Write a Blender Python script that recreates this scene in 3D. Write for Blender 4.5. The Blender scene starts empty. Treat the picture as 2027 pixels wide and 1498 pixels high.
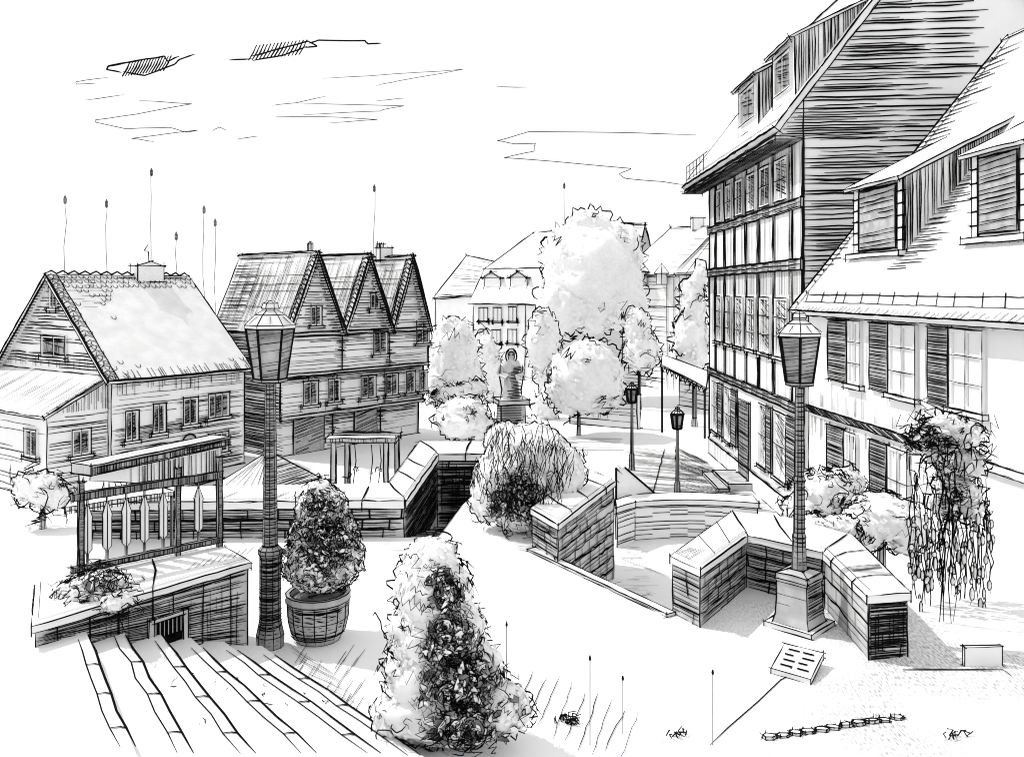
import bpy, math, random
from mathutils import Vector as V, noise
random.seed(7)
R = random.random
def U(a, b): return a + (b - a) * random.random()
C = bpy.context.scene.collection
# ------------------------------------------------------------------ viewpoint
FPX, CX, HZ, EYE = 1700.0, 1013.5, 575.0, 3.75
def P(px, py, Y): return V(((px - CX) / FPX * Y, Y, EYE + (HZ - py) / FPX * Y))
def G(px, py, z):
    Y = (EYE - z) * FPX / (py - HZ)
    return V(((px - CX) / FPX * Y, Y, z))
SQ = -4.0                                   # level of the market square

# ------------------------------------------------------------------ materials
def mat(name, a, b, scale=3.0, rough=0.9, spec=0.2, detail=4, bump=0.0, metal=0.0, aniso=None):
    m = bpy.data.materials.new(name); m.use_nodes = True
    nt = m.node_tree; bs = nt.nodes['Principled BSDF']
    tc = nt.nodes.new('ShaderNodeTexCoord'); nz = nt.nodes.new('ShaderNodeTexNoise')
    nz.inputs['Scale'].default_value = scale; nz.inputs['Detail'].default_value = detail
    src = tc.outputs['Object']
    if aniso:
        mp = nt.nodes.new('ShaderNodeMapping'); mp.inputs['Scale'].default_value = aniso
        nt.links.new(src, mp.inputs['Vector']); src = mp.outputs['Vector']
    nt.links.new(src, nz.inputs['Vector'])
    cr = nt.nodes.new('ShaderNodeValToRGB')
    cr.color_ramp.elements[0].position = 0.35; cr.color_ramp.elements[1].position = 0.65
    cr.color_ramp.elements[0].color = (a, a, a, 1); cr.color_ramp.elements[1].color = (b, b, b, 1)
    nt.links.new(nz.outputs['Fac'], cr.inputs['Fac']); nt.links.new(cr.outputs['Color'], bs.inputs['Base Color'])
    bs.inputs['Roughness'].default_value = rough; bs.inputs['Specular IOR Level'].default_value = spec
    bs.inputs['Metallic'].default_value = metal
    if bump:
        bp = nt.nodes.new('ShaderNodeBump'); bp.inputs['Strength'].default_value = bump; bp.inputs['Distance'].default_value = 0.02
        nt.links.new(nz.outputs['Fac'], bp.inputs['Height']); nt.links.new(bp.outputs['Normal'], bs.inputs['Normal'])
    return m
INK = mat('ink', .004, .008, 20, .95, 0)
PLASTER = mat('white_plaster', .80, .84, 1.2)
TILE = mat('pale_roof_tile', .70, .80, 1.5, .85)
STONE = mat('grey_stone', .40, .62, 2.6, .95, .1, 5, .3)  # its grey also carries the shaded look of the wall faces
COPING = mat('pale_coping_stone', .76, .84, 2.0, .9, .1)
GLASS = mat('window_glass', .16, .34, 1.5, .2, .5)
LGLASS = mat('lantern_glass', .12, .42, 4.0, .25, .5)
IRON = mat('grey_iron', .22, .34, 6.0, .6, .4)
WOOD = mat('wood', .45, .62, 2.5, .8, .2, 4, 0, 0, (6, 6, 1))
SHUT = mat('grey_shutter', .35, .5, 5.0, .8)
LEAF = mat('pale_leaf', .80, .87, 5.0, .8, .1)
DLEAF = mat('grey_leaf', .10, .3, 7.0, .8, .1)  # dark leaf copy for the shade drawn into bushes; also the soil
PAVE = mat('pale_paving', .80, .84, .7)
SQUARE = mat('square_paving', .78, .83, .25)
STATUE = mat('weathered_statue_stone', .5, .68, 3.0, .85)
CLOTH = mat('canvas', .74, .82, 3.0)
# terrace: pale gravel, with grey paper grain coloured over one patch
TERR = mat('terrace_gravel', .82, .85, .5)
def paper_grain(m):
    nt = m.node_tree; bs = nt.nodes['Principled BSDF']; L = nt.links
    tc = nt.nodes.new('ShaderNodeTexCoord')
    mp = nt.nodes.new('ShaderNodeMapping'); mp.inputs['Scale'].default_value = (60, 14, 1); L.new(tc.outputs['Object'], mp.inputs['Vector'])
    n = nt.nodes.new('ShaderNodeTexNoise'); n.inputs['Scale'].default_value = 1; n.inputs['Detail'].default_value = 3; L.new(mp.outputs['Vector'], n.inputs['Vector'])
    r = nt.nodes.new('ShaderNodeValToRGB'); r.color_ramp.elements[0].position = .36; r.color_ramp.elements[1].position = .58; L.new(n.outputs['Fac'], r.inputs['Fac'])
    n2 = nt.nodes.new('ShaderNodeTexNoise'); n2.inputs['Scale'].default_value = .55; n2.inputs['Detail'].default_value = 2; L.new(tc.outputs['Object'], n2.inputs['Vector'])
    sx = nt.nodes.new('ShaderNodeSeparateXYZ'); L.new(tc.outputs['Object'], sx.inputs['Vector'])
    mr = nt.nodes.new('ShaderNodeMapRange'); mr.inputs['From Min'].default_value = 1.2; mr.inputs['From Max'].default_value = 3.2; L.new(sx.outputs['X'], mr.inputs['Value'])
    r2 = nt.nodes.new('ShaderNodeValToRGB'); r2.color_ramp.elements[0].position = .38; r2.color_ramp.elements[1].position = .6; L.new(n2.outputs['Fac'], r2.inputs['Fac'])
    mu = nt.nodes.new('ShaderNodeMath'); mu.operation = 'MULTIPLY'; L.new(mr.outputs['Result'], mu.inputs[0]); L.new(r2.outputs['Color'], mu.inputs[1])
    iv = nt.nodes.new('ShaderNodeMath'); iv.operation = 'SUBTRACT'; iv.inputs[0].default_value = 1; L.new(r.outputs['Color'], iv.inputs[1])
    m2 = nt.nodes.new('ShaderNodeMath'); m2.operation = 'MULTIPLY'; L.new(mu.outputs[0], m2.inputs[0]); L.new(iv.outputs[0], m2.inputs[1])
    mx = nt.nodes.new('ShaderNodeMixRGB'); mx.inputs['Color2'].default_value = (.3, .3, .3, 1)
    old = bs.inputs['Base Color'].links[0].from_socket
    L.new(m2.outputs[0], mx.inputs['Fac']); L.new(old, mx.inputs['Color1']); L.new(mx.outputs['Color'], bs.inputs['Base Color'])
paper_grain(TERR)

# ------------------------------------------------------------------ mesh builder with pen lines
K = .00082
class MB:
    def __init__(s, ink=1.0):
        s.v = []; s.f = []; s.m = []; s.sm = []; s.e = {}; s.ink = ink
    def raw(s, vs, fs, m=0, smooth=False):
        o = len(s.v); s.v += [V(p) for p in vs]
        for f in fs: s.f.append([o + i for i in f]); s.m.append(m); s.sm.append(smooth)
    def face(s, pts, m=0, e=True):
        pts = [V(p) for p in pts]; s.raw(pts, [range(len(pts))], m)
        if e and s.ink:
            n = V((0, 0, 0))
            for i in range(len(pts)): n += pts[i].cross(pts[(i + 1) % len(pts)])
            if n.length: n.normalize()
            for i in range(len(pts)):
                a, b = pts[i], pts[(i + 1) % len(pts)]
                ka, kb = tuple(round(c, 3) for c in a), tuple(round(c, 3) for c in b)
                if ka == kb: continue
                s.e.setdefault((min(ka, kb), max(ka, kb)), []).append(n)
    def hexa(s, b, t, m=0, e=True, cap=True):      # two loops of the same length
        n = len(b)
        for i in range(n):
            j = (i + 1) % n; s.face([b[i], b[j], t[j], t[i]], m, e)
        if cap: s.face(list(reversed(b)), m, e); s.face(t, m, e)
    def prism(s, poly, z0, z1, m=0, e=True):
        s.hexa([V((p[0], p[1], z0)) for p in poly], [V((p[0], p[1], z1)) for p in poly], m, e)
    def box(s, c, sx, sy, sz, rot=0, m=0, e=True):  # c = centre of the bottom
        ca, sa = math.cos(rot), math.sin(rot); q = []
        for x, y in ((-1, -1), (1, -1), (1, 1), (-1, 1)):
            x *= sx / 2; y *= sy / 2; q.append((c[0] + x * ca - y * sa, c[1] + x * sa + y * ca))
        s.prism(q, c[2], c[2] + sz, m, e)
    def lathe(s, c, prof, n=8, rot=0, m=0, vert=True, rings=True, cap=True):
        loops = [[V((c[0] + r * math.cos(rot + 2 * math.pi * i / n), c[1] + r * math.sin(rot + 2 * math.pi * i / n), c[2] + z)) for i in range(n)] for r, z in prof]
        for a, b in zip(loops, loops[1:]):
            for i in range(n):
                j = (i + 1) % n; s.face([a[i], a[j], b[j], b[i]], m, False)
        if cap: s.face(list(reversed(loops[0])), m, False); s.face(loops[-1], m, False)
        if s.ink:
            if rings:
                for l in loops:
                    if (l[0] - l[n // 2]).length > .01: s.pen(l + [l[0]], .9)
            if vert:
                for i in range(n): s.pen([l[i] for l in loops], .8)
    def pen(s, pts, w=1.0, n=None, taper=True, m=1):
        """an ink stroke: a ribbon on the surface of normal n, else a three-sided thread"""
        pts = [V(p) for p in pts]; N = len(pts)
        if N < 2: return
        o = len(s.v); inkm = m
        dirs = []
        for i in range(N):
            d = pts[min(i + 1, N - 1)] - pts[max(i - 1, 0)]
            dirs.append(d.normalized() if d.length > 1e-9 else V((1, 0, 0)))
        for i in range(N):
            r = K * w * max(pts[i].y, 2.0) * (s.ink or 1)
            if taper and i in (0, N - 1): r *= .45 if N > 3 else .75
            d = dirs[i]
            if n is not None:
                a = n.cross(d); a.normalize(); q = pts[i] + n * (.0009 * max(pts[i].y, 3))
                s.v += [q - a * r, q + a * r]
            else:
                h = V((0, 0, 1)) if abs(d.z) < .8 else V((0, 1, 0))
                a = d.cross(h); a.normalize(); b = d.cross(a)
                for t in (0, 2.094, 4.189): s.v.append(pts[i] + (a * math.cos(t) + b * math.sin(t)) * r * 1.1)
        if n is not None:
            for i in range(N - 1):
                k = o + 2 * i; s.f.append([k, k + 1, k + 3, k + 2]); s.m.append(inkm); s.sm.append(False)
        else:
            for i in range(N - 1):
                k = o + 3 * i
                for t in range(3):
                    u = (t + 1) % 3; s.f.append([k + t, k + u, k + 3 + u, k + 3 + t]); s.m.append(inkm); s.sm.append(False)
    def line(s, a, b, w=1.0, n=None, over=6, wob=1.0):
        a, b = V(a), V(b); L = (b - a).length
        if L < 1e-6: return
        y = max((a.y + b.y) / 2, 2.0); px = L / y * FPX
        d = (b - a) / L; k = max(1, int(px / 28)); u = y / FPX
        a = a - d * u * U(0, over); b = b + d * u * U(0, over)
        if n is not None: sd = n.cross(d); sd2 = V((0, 0, 0))
        else:
            sd = d.cross(V((0.3, 1, 0.2))); sd = sd.normalized() if sd.length > .05 else V((1, 0, 0)); sd2 = d.cross(sd)
        pts = []
        for i in range(k + 1):
            j = 0 if k == 1 else wob * u * 1.1
            pts.append(a.lerp(b, i / k) + sd * U(-j, j) + sd2 * U(-j, j) * .5)
        s.pen(pts, w * U(.75, 1.25), n)
    def hatch(s, A, B, Cc, D, sp=7, w=.7, gap=.25, ends=.04, skew=0.0, wob=1.0, dashes=3, u0=0, u1=1):
        """pen strokes along AB, stacked from AB to DC, lying on the face"""
        A, B, Cc, D = V(A), V(B), V(Cc), V(D)
        n = (B - A).cross(D - A); n.normalize(); mid = (A + B + Cc + D) / 4
        if n.dot(V((0, 0, EYE)) - mid) < 0: n = -n
        step = sp * mid.y / FPX; k = int(max((D - A).length, (Cc - B).length) / step)
        for i in range(k):
            v = (i + U(.2, .8)) / max(k, 1)
            p = A.lerp(D, v); q = B.lerp(Cc, min(max(v + skew, 0), 1))
            cuts = sorted([u0 + U(0, ends)] + [U(u0 + .1, u1 - .1) for _ in range(random.randint(0, dashes - 1))] + [u1 - U(0, ends)])
            for c0, c1 in zip(cuts, cuts[1:]):
                if R() < gap: continue
                s.line(p.lerp(q, c0), p.lerp(q, c1 - .006), w * U(.6, 1.15), n, 0, wob)
    def bricks(s, A, B, Cc, D, ch=.13, bl=.34, w=.9, dens=.85):
        A, B, Cc, D = V(A), V(B), V(Cc), V(D)
        n = (B - A).cross(D - A); n.normalize(); mid = (A + B + Cc + D) / 4
        if n.dot(V((0, 0, EYE)) - mid) < 0: n = -n
        H = (D - A).length; L = (B - A).length; k = max(1, int(H / ch)); m = max(1, int(L / bl))
        def at(u, v): return A.lerp(B, u).lerp(D.lerp(Cc, u), v)
        for i in range(k):
            v0, v1 = i / k, (i + 1) / k
            u = 0; pts = []
            for j in range(m * 2 + 1): pts.append(at(j / (m * 2), min(max(v0 + U(-.12, .12) / k, 0), 1)))
            if i:
                j = 0
                while j < len(pts) - 1:
                    e = min(len(pts) - 1, j + random.randint(2, 6))
                    if R() < dens: s.pen(pts[j:e + 1], w * U(.6, 1.3), n)
                    j = e
            u = U(0, 1) / m
            while u < 1:
                if R() < dens: s.pen([at(u, v0), at(min(1, u + U(-.06, .06) / m), v1)], w * U(.6, 1.3), n)
                u += U(.6, 1.5) / m
    def build(s, name, parent, *mats, root=None):
        if s.ink:
            for (a, b), ns in s.e.items():
                if len(ns) > 1 and all(abs(ns[0].dot(q)) > .93 for q in ns[1:]): continue
                a, b = V(a), V(b)
                s.line(a, b, 1.15)
                if R() < .35: s.line(a, b, .6, None, 10, 2.0)
        me = bpy.data.meshes.new(name)
        off = origin(parent) if parent else (root or V((0, 0, 0)))
        me.from_pydata([tuple(p - off) for p in s.v], [], [list(f) for f in s.f])
        ms = list(mats)
        if len(ms) == 1: ms.append(INK)
        elif len(ms) >= 2: ms = [ms[0], INK] + ms[1:]
        for m in ms: me.materials.append(m)
        me.polygons.foreach_set('material_index', s.m); me.polygons.foreach_set('use_smooth', s.sm)
        me.update()
        o = bpy.data.objects.new(name, me); C.objects.link(o)
        if parent: o.parent = parent; ORG[o.name] = off
        else: o.location = off; ORG[o.name] = off
        return o
ORG = {}
def origin(o): return ORG[o.name]
def thing(name, label, cat, loc, group=None):
    o = bpy.data.objects.new(name, None); C.objects.link(o); o.empty_display_size = .3
    o.location = V(loc); ORG[o.name] = V(loc); tag(o, label, cat, group); return o
def tag(o, label=None, cat=None, group=None, kind=None):
    if label: o['label'] = label
    if cat: o['category'] = cat
    if group: o['group'] = group
    if kind: o['kind'] = kind
    return o
def structure(mb, name, *m): return tag(mb.build(name, None, *m), kind='structure')

class Fr:                                    # a wall plane: s along it, z up, off outwards
    def __init__(f, O, d, n): f.O = V(O); f.d = V(d).normalized(); f.n = V(n).normalized()
    def __call__(f, s, z, off=0): q = f.O + f.d * s + f.n * off; return V((q.x, q.y, z))
    def s_at(f, px, off=0):
        u = (px - CX) / FPX; o = f.O + f.n * off
        return (u * o.y - o.x) / (f.d.x - u * f.d.y)
    def slab(f, mb, s0, s1, z0, z1, o0, o1, m=0, e=True):
        b = [f(s0, z0, o0), f(s1, z0, o0), f(s1, z0, o1), f(s0, z0, o1)]
        t = [f(s0, z1, o0), f(s1, z1, o0), f(s1, z1, o1), f(s0, z1, o1)]
        mb.hexa(b, t, m, e)
    def quad(f, s0, s1, z0, z1, off): return f(s0, z0, off), f(s1, z0, off), f(s1, z1, off), f(s0, z1, off)
    def rect(f, mb, s0, s1, z0, z1, off, w=1):
        a, b, c, d = f.quad(s0, s1, z0, z1, off)
        for p, q in ((a, b), (b, c), (c, d), (d, a)): mb.line(p, q, w, f.n, 4)

def window(root, f, s0, s1, z0, z1, nx=2, nz=2, sill=True, hatch=5, pane_mat=GLASS, shutter=None, arch=False, w=1.0, fw=.08):
    fw = min(fw, (abs(s1 - s0)) * .14)
    if s0 > s1: s0, s1 = s1, s0
    mb = MB()
    for a in ((s0, s0 + fw, z0, z1), (s1 - fw, s1, z0, z1), (s0 + fw, s1 - fw, z0, z0 + fw), (s0 + fw, s1 - fw, z1 - fw, z1)):
        f.slab(mb, *a, .0, .07, 0, False)
    f.rect(mb, s0, s1, z0, z1, .072, 1.1 * w)
    for i in range(1, nx):
        s = s0 + (s1 - s0) * i / nx; f.slab(mb, s - fw * .3, s + fw * .3, z0 + fw, z1 - fw, .03, .06, 0, False); mb.line(f(s, z0, .064), f(s, z1, .064), .8 * w, f.n, 2)
    for i in range(1, nz):
        z = z0 + (z1 - z0) * i / nz; f.slab(mb, s0 + fw, s1 - fw, z - fw * .3, z + fw * .3, .03, .058, 0, False); mb.line(f(s0, z, .062), f(s1, z, .062), .8 * w, f.n, 2)
    o = mb.build('window', root, PLASTER)
    pm = MB(); a, b, c, d = f.quad(s0 + fw, s1 - fw, z0 + fw, z1 - fw, .02)
    pm.face([a, b, c, d], 0, False)
    if hatch: pm.hatch(a, b, c, d, hatch, 1.0, .2, .3, .25, 1, 2); pm.hatch(b, c, d, a, hatch * 1.2, .8, .35, .3, .1, 1, 2)
    if arch:
        pts = [f((s0 + s1) / 2 + (s1 - s0) / 2 * math.cos(t * math.pi / 8), z1 + (s1 - s0) / 2 * math.sin(t * math.pi / 8), .03) for t in range(9)]
        pm.face(pts, 0, False); pm.pen(pts, 1.2, f.n)
    pm.build('pane', o, pane_mat)
    if sill:
        sm = MB(); f.slab(sm, s0 - .08, s1 + .08, z0 - .1, z0 - .003, .0, .13); sm.build('sill', root, COPING)
    if shutter:
        ws = shutter[1]; sa, sb = (s0 - ws, s0 - .02) if shutter[0] < 0 else (s1 + .02, s1 + ws)
        sh = MB(); f.slab(sh, sa, sb, z0, z1, .01, .08); a, b, c, d = f.quad(sa, sb, z0, z1, .082)
        sh.hatch(a, b, c, d, 5.2, .95, .02, .06, 0, .7, 1); sh.build('shutter', root, SHUT)
    return o

# ------------------------------------------------------------------ foliage
def ico(sub=2):
    import bmesh
    bm = bmesh.new(); bmesh.ops.create_icosphere(bm, subdivisions=sub, radius=1)
    vs = [v.co.copy() for v in bm.verts]; fs = [[v.index for v in f.verts] for f in bm.faces]; bm.free(); return vs, fs
ICO3 = ico(4)
def rnd_dir():
    while True:
        d = V((U(-1, 1), U(-1, 1), U(-1, 1)))
        if .05 < d.length < 1: return d.normalized()
def inside(p, lobes, skip, k=.97):
    for i, (c, r) in enumerate(lobes):
        if i == skip: continue
        q = p - c
        if (q.x / r.x) ** 2 + (q.y / r.y) ** 2 + (q.z / r.z) ** 2 < k * k: return True
    return False
def curl(mb, p, nrm, size, w, k=7):
    a = nrm.orthogonal().normalized(); b = nrm.cross(a); t = U(0, 6.28); pts = []; q = p.copy(); turn = random.choice((-1, 1)) * U(.4, 1.5)
    for i in range(k):
        pts.append(q.copy()); q = q + (a * math.cos(t) + b * math.sin(t)) * size * U(.3, .7) + nrm * U(-.2, .25) * size; t += turn * U(.5, 1.6)
        if R() < .2: turn = -turn
    mb.pen(pts, w * U(.6, 1.3))
def spiky(mb, p, nrm, size, w):
    """a little zig-zag of leaf tips"""
    a = nrm.orthogonal().normalized(); b = nrm.cross(a); t = U(0, 6.28); e = a * math.cos(t) + b * math.sin(t); g = nrm.cross(e)
    pts = []; x = 0
    for i in range(random.randint(4, 7)):
        x += U(.25, .5); pts.append(p + e * x * size + g * (U(.3, .9) if i % 2 else U(-.4, .0)) * size + nrm * U(0, .2) * size)
    mb.pen(pts, w * U(.7, 1.3))
def leaf(mb, p, nrm, size, w, m=0):
    nn = (nrm + rnd_dir() * .7).normalized(); a = nn.orthogonal().normalized(); b = nn.cross(a); t = U(0, 6.28)
    e = (a * math.cos(t) + b * math.sin(t)) * size; g = nn.cross(e) * U(.22, .36); bend = nrm * size * U(-.1, .15)
    q = [p - e * .55, p - e * .1 + g + bend, p + e * .35 + g * .6 + bend, p + e * .7, p + e * .35 - g * .6 + bend, p - e * .1 - g + bend]
    mb.raw(q, [(0, 1, 2, 3, 4, 5)], m)
    mb.pen(q[:random.choice((4, 6))] + ([q[0]] if R() < .6 else []), w * U(.7, 1.3))
def crown(mb, lobes, nleaf, lsize, ncurl, csize, w=.8, outline=1.0, dense=(), leafmat=0, core=.94, rough=.05, owob=5, spike=.5, dk=1.0):
    mid = sum((c for c, r in lobes), V((0, 0, 0))) / len(lobes)
    for i, (c, r) in enumerate(lobes):
        sd = V((U(0, 50), U(0, 50), U(0, 50))); vs = []
        for v in ICO3[0]:
            k = core * (1 + rough * 2.2 * noise.noise(v * 2.3 + sd) + rough * noise.noise(v * 7 + sd)); vs.append(c + V((v.x * r.x, v.y * r.y, v.z * r.z)) * k)
        mb.raw(vs, ICO3[1], leafmat, True)
    tot = sum(r.x * r.z for c, r in lobes)
    for i, (c, r) in enumerate(lobes):
        share = r.x * r.z / tot
        for kind, cnt in (('l', nleaf), ('c', ncurl)):
            for _ in range(int(cnt * share)):
                d = rnd_dir(); p = c + V((d.x * r.x, d.y * r.y, d.z * r.z)) * U(.94, 1.02)
                if inside(p, lobes, i, .93): continue
                nn = V((d.x / r.x, d.y / r.y, d.z / r.z)).normalized()
                if kind == 'c':
                    (spiky if R() < spike else curl)(mb, p + nn * csize * .15, nn, csize * U(.6, 1.4), w)
                else:
                    nn = (nn + rnd_dir() * .4).normalized(); a = nn.orthogonal().normalized(); b = nn.cross(a); t = U(0, 6.28)
                    e = (a * math.cos(t) + b * math.sin(t)) * lsize * U(.6, 1.3); g = nn.cross(e) * .42
                    mb.raw([p - e * .5, p + g, p + e * .6, p - g], [(0, 1, 2, 3)], leafmat)
        if outline:                                  # ragged pen outline facing the viewpoint, round the lobe's widest girth
            vd = (c - V((0, 0, EYE))).normalized(); a = vd.cross(V((0, 0, 1))).normalized(); b = a.cross(vd); u = c.y / FPX; pts = []
            per = 2 * math.pi * (r.x + r.z) / 2 / u; k = max(24, int(per / 6))
            for j in range(k + 2):
                t = 2 * math.pi * j / k; e = a * math.cos(t) + b * math.sin(t)
                rr = 1 / math.sqrt((e.x / r.x) ** 2 + (e.y / r.y) ** 2 + (e.z / r.z) ** 2)
                p = c + e * (rr * 1.0 + u * owob * U(-.6, 1.1))
                q = [(p - cc) for cc, _ in lobes]; hid = False
                for m_, (cc, r2) in enumerate(lobes):
                    if m_ == i: continue
                    x = (p - cc).dot(a); z = (p - cc).dot(b); rz = math.hypot(r2.z * b.z, r2.y * b.y)
                    if (x / r2.x) ** 2 + (z / rz) ** 2 < .93: hid = True; break
                if hid or R() < .03:
                    if len(pts) > 2: mb.pen(pts, w * outline)
                    pts = []
                else: pts.append(p)
            if len(pts) > 2: mb.pen(pts, w * outline)
    for c, rr, cnt, sz, ww in dense:                 # dense ink and grey leaves, drawing shade into the foliage
        for _ in range(cnt):
            d = rnd_dir(); q = c + d * rr * (R() ** .6)
            best = None
            for i, (lc, r) in enumerate(lobes):
                e = q - lc; kk = math.sqrt((e.x / r.x) ** 2 + (e.y / r.y) ** 2 + (e.z / r.z) ** 2)
                if kk > 1e-3 and (best is None or kk < best[0]): best = (kk, lc, r, e)
            kk, lc, r, e = best; p = lc + e / kk * U(.99, 1.05); nn = V((e.x / r.x ** 2, e.y / r.y ** 2, e.z / r.z ** 2)).normalized()
            z_ = R()
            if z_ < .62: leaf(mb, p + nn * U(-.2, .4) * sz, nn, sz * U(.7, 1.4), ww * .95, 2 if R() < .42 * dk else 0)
            else: (spiky if R() < .7 else curl)(mb, p, nn, sz * U(.6, 1.4), ww)

def lobe(px, py, Y, rx, rz=None, ry=None):            # radii in photo pixels at distance Y
    u = Y / FPX; rz = rz or rx; return (P(px, py, Y), V((rx * u, (ry or rx) * u, rz * u)))
def tree(name, label, cat, lobes, trunk=None, group=None, nleaf=500, leaf=.28, ncurl=60, csize=.35, w=.7, base=SQ, dense=(), owob=11, outline=1.5):
    c = sum((l[0] for l in lobes), V((0, 0, 0))) / len(lobes)
    tp = trunk or (c.x, c.y)
    t = thing(name, label, cat, (tp[0], tp[1], base), group)
    mb = MB(); crown(mb, lobes, nleaf * .6, leaf, ncurl, csize, w, outline, dense, owob=owob, rough=.09); mb.build('crown', t, LEAF)
    low = min(l[0].z - l[1].z for l in lobes); rt = max(.06, .012 * (c.z - base) + .05)
    tm = MB(); tm.lathe((tp[0], tp[1], base), [(rt * 1.5, 0), (rt, .5), (rt * .75, max(.6, low - base + .3)), (rt * .45, c.z - base)], 7, .3)
    for k in range(4 if c.z - base > 4 else 0):
        a = U(0, 6.28); z0 = max(.5, low - base) * U(.8, 1.1); tm.pen([(tp[0], tp[1], base + z0), (tp[0] + math.cos(a) * .5, tp[1] + math.sin(a) * .5, base + z0 + 1.0)], 2)
    tm.build('trunk', t, WOOD)
    return t

# ================================================================== THE SETTING
g = MB(0)
g.face([(-700, -60, SQ), (700, -60, SQ), (700, 2500, SQ), (-700, 2500, SQ)], 0, False)
structure(g, 'square_ground', SQUARE)
st = MB()
a, b, c, d = G(1235, 1000, SQ), G(1560, 1015, SQ), G(1392, 905, SQ), G(1235, 885, SQ)
a, b, c, d = [V((p.x, p.y, SQ + .02)) for p in (a, b, c, d)]
st.face([a, b, c, d], 0, False); st.hatch(a, b, c, d, 6.5, .95, .3, .12, 0, 1, 3)
for px in (1290, 1345): st.line(G(px, 990, SQ + .022), G(px + 25 - (px - 1290) * .6, 890, SQ + .022), .8, V((0, 0, 1)))
a, b, c, d = G(1060, 890, SQ + .02), G(1235, 890, SQ + .02), G(1235, 868, SQ + .02), G(1060, 868, SQ + .02); st.face([a, b, c, d], 0, False); st.hatch(a, b, c, d, 5, .6, .4)
a, b, c, d = [V((p.x, p.y, SQ + .02)) for p in (G(1330, 960, SQ), G(1490, 1000, SQ), G(1400, 915, SQ), G(1330, 880, SQ))]
st.hatch(a, b, c, d, 9, .7, .5, .1, 0, 1, 2)
structure(st, 'street_paving', PAVE)

EDGE0, EDGE1 = G(1060, 1088, 0), G(1337, 1217, 0)
terr = [(-12, 1.5), (13, 1.5), (13, 10.6), (4.6, 10.6), (4.2, 10.9), (3.2, 11.6), (EDGE1.x, EDGE1.y), (EDGE0.x, EDGE0.y), (1.2, 15.2), (.7, 16.2), (-.62, 16.2), (-.87, 15.0), (-1.12, 13.1), (-1.62, 13.05), (-12, 12.95)]
g = MB(0); g.prism(terr, SQ - .3, 0, 0, False)
g.ink = 1.0
for p, q in ((EDGE0, EDGE1),): pass
g.line((-1.12, 13.1, .003), (-.87, 15.0, .003), 1.1, V((0, 0, 1))); g.line((-.87, 15.0, .003), (-.45, 14.3, .003), .6, V((0, 0, 1)))
a, b = G(720, 1092, .003), G(845, 1088, .003); g.line(a, b, .8, V((0, 0, 1)))
g.hatch(G(565, 1270, .003), G(660, 1330, .003), G(730, 1420, .003), G(640, 1400, .003), 22, .4, .1, .1, 0, 1, 1)
for px in range(1015, 1235, 26):                      # slanting strokes on the gravel
    y = 1345 + (px - 1015) * .42; g.line(G(px, y + U(60, 90), .003), G(px + 40, y - 20 + U(-8, 8), .003), .6, V((0, 0, 1)), 3, 2)
for i in range(26):
    px = 575 + R() * 130; py = 1275 + R() * 110; g.line(G(px, py + 34, .003), G(px + 22, py, .003), .45, V((0, 0, 1)), 2)
tg = structure(g, 'terrace_ground', TERR)
kb = MB(); dx = (EDGE1 - EDGE0).normalized(); sd = V((dx.y, -dx.x, 0)) * .13
kb.prism([EDGE0, EDGE1, EDGE1 - sd * -1, EDGE0 - sd * -1], 0.0, .035) if sd.x < 0 else kb.prism([EDGE0 - sd, EDGE1 - sd, EDGE1, EDGE0], .0, .035)
for t in (.1, .26, .45, .62, .8): p = EDGE0.lerp(EDGE1, t); kb.line(p + V((0, 0, .037)), p - sd * .9 + V((0, 0, .037)), 1, V((0, 0, 1)), 2)
structure(kb, 'terrace_kerb', COPING)
LZ = -1.06
g = MB(0); g.prism([(.2, 10.2), (4.4, 10.9), (4.4, 17.2), (1.2, 17.2), (.9, 15)], SQ - .2, LZ, 0, False)
g.ink = 1
g.hatch(G(1225, 1130, LZ + .003), G(1330, 1130, LZ + .003), G(1330, 1082, LZ + .003), G(1225, 1082, LZ + .003), 7, .6, .35, .3, 0, 1, 2, 0, .6)
g.hatch(G(1235, 1190, LZ + .003), G(1330, 1190, LZ + .003), G(1330, 1140, LZ + .003), G(1225, 1140, LZ + .003), 9, .45, .45, .3, 0, 1, 2, 0, .8)
g.line(G(1225, 1105, LZ + .003), G(1335, 1145, LZ + .003), .5, V((0, 0, 1)))
structure(g, 'landing_ground', PAVE)
g = MB(0); g.hexa([V((4.4, 10.6, SQ - .2)), V((20, 10.6, SQ - .2)), V((20, 26, SQ - .2)), V((4.4, 26, SQ - .2))], [V((4.4, 10.6, -1.0)), V((20, 10.6, -1.0)), V((20, 26, SQ + .05)), V((4.4, 26, SQ + .05))], 0, False)
g.ink = 1
for py in range(955, 1075, 9):
    if R() < .75:
        Y = 15.5 - (py - 955) * .03; a = P(1650 + U(0, 40), py, Y); b = P(1735 + U(-20, 30), py + 2, Y)
structure(g, 'garden_bank', TERR)

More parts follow.
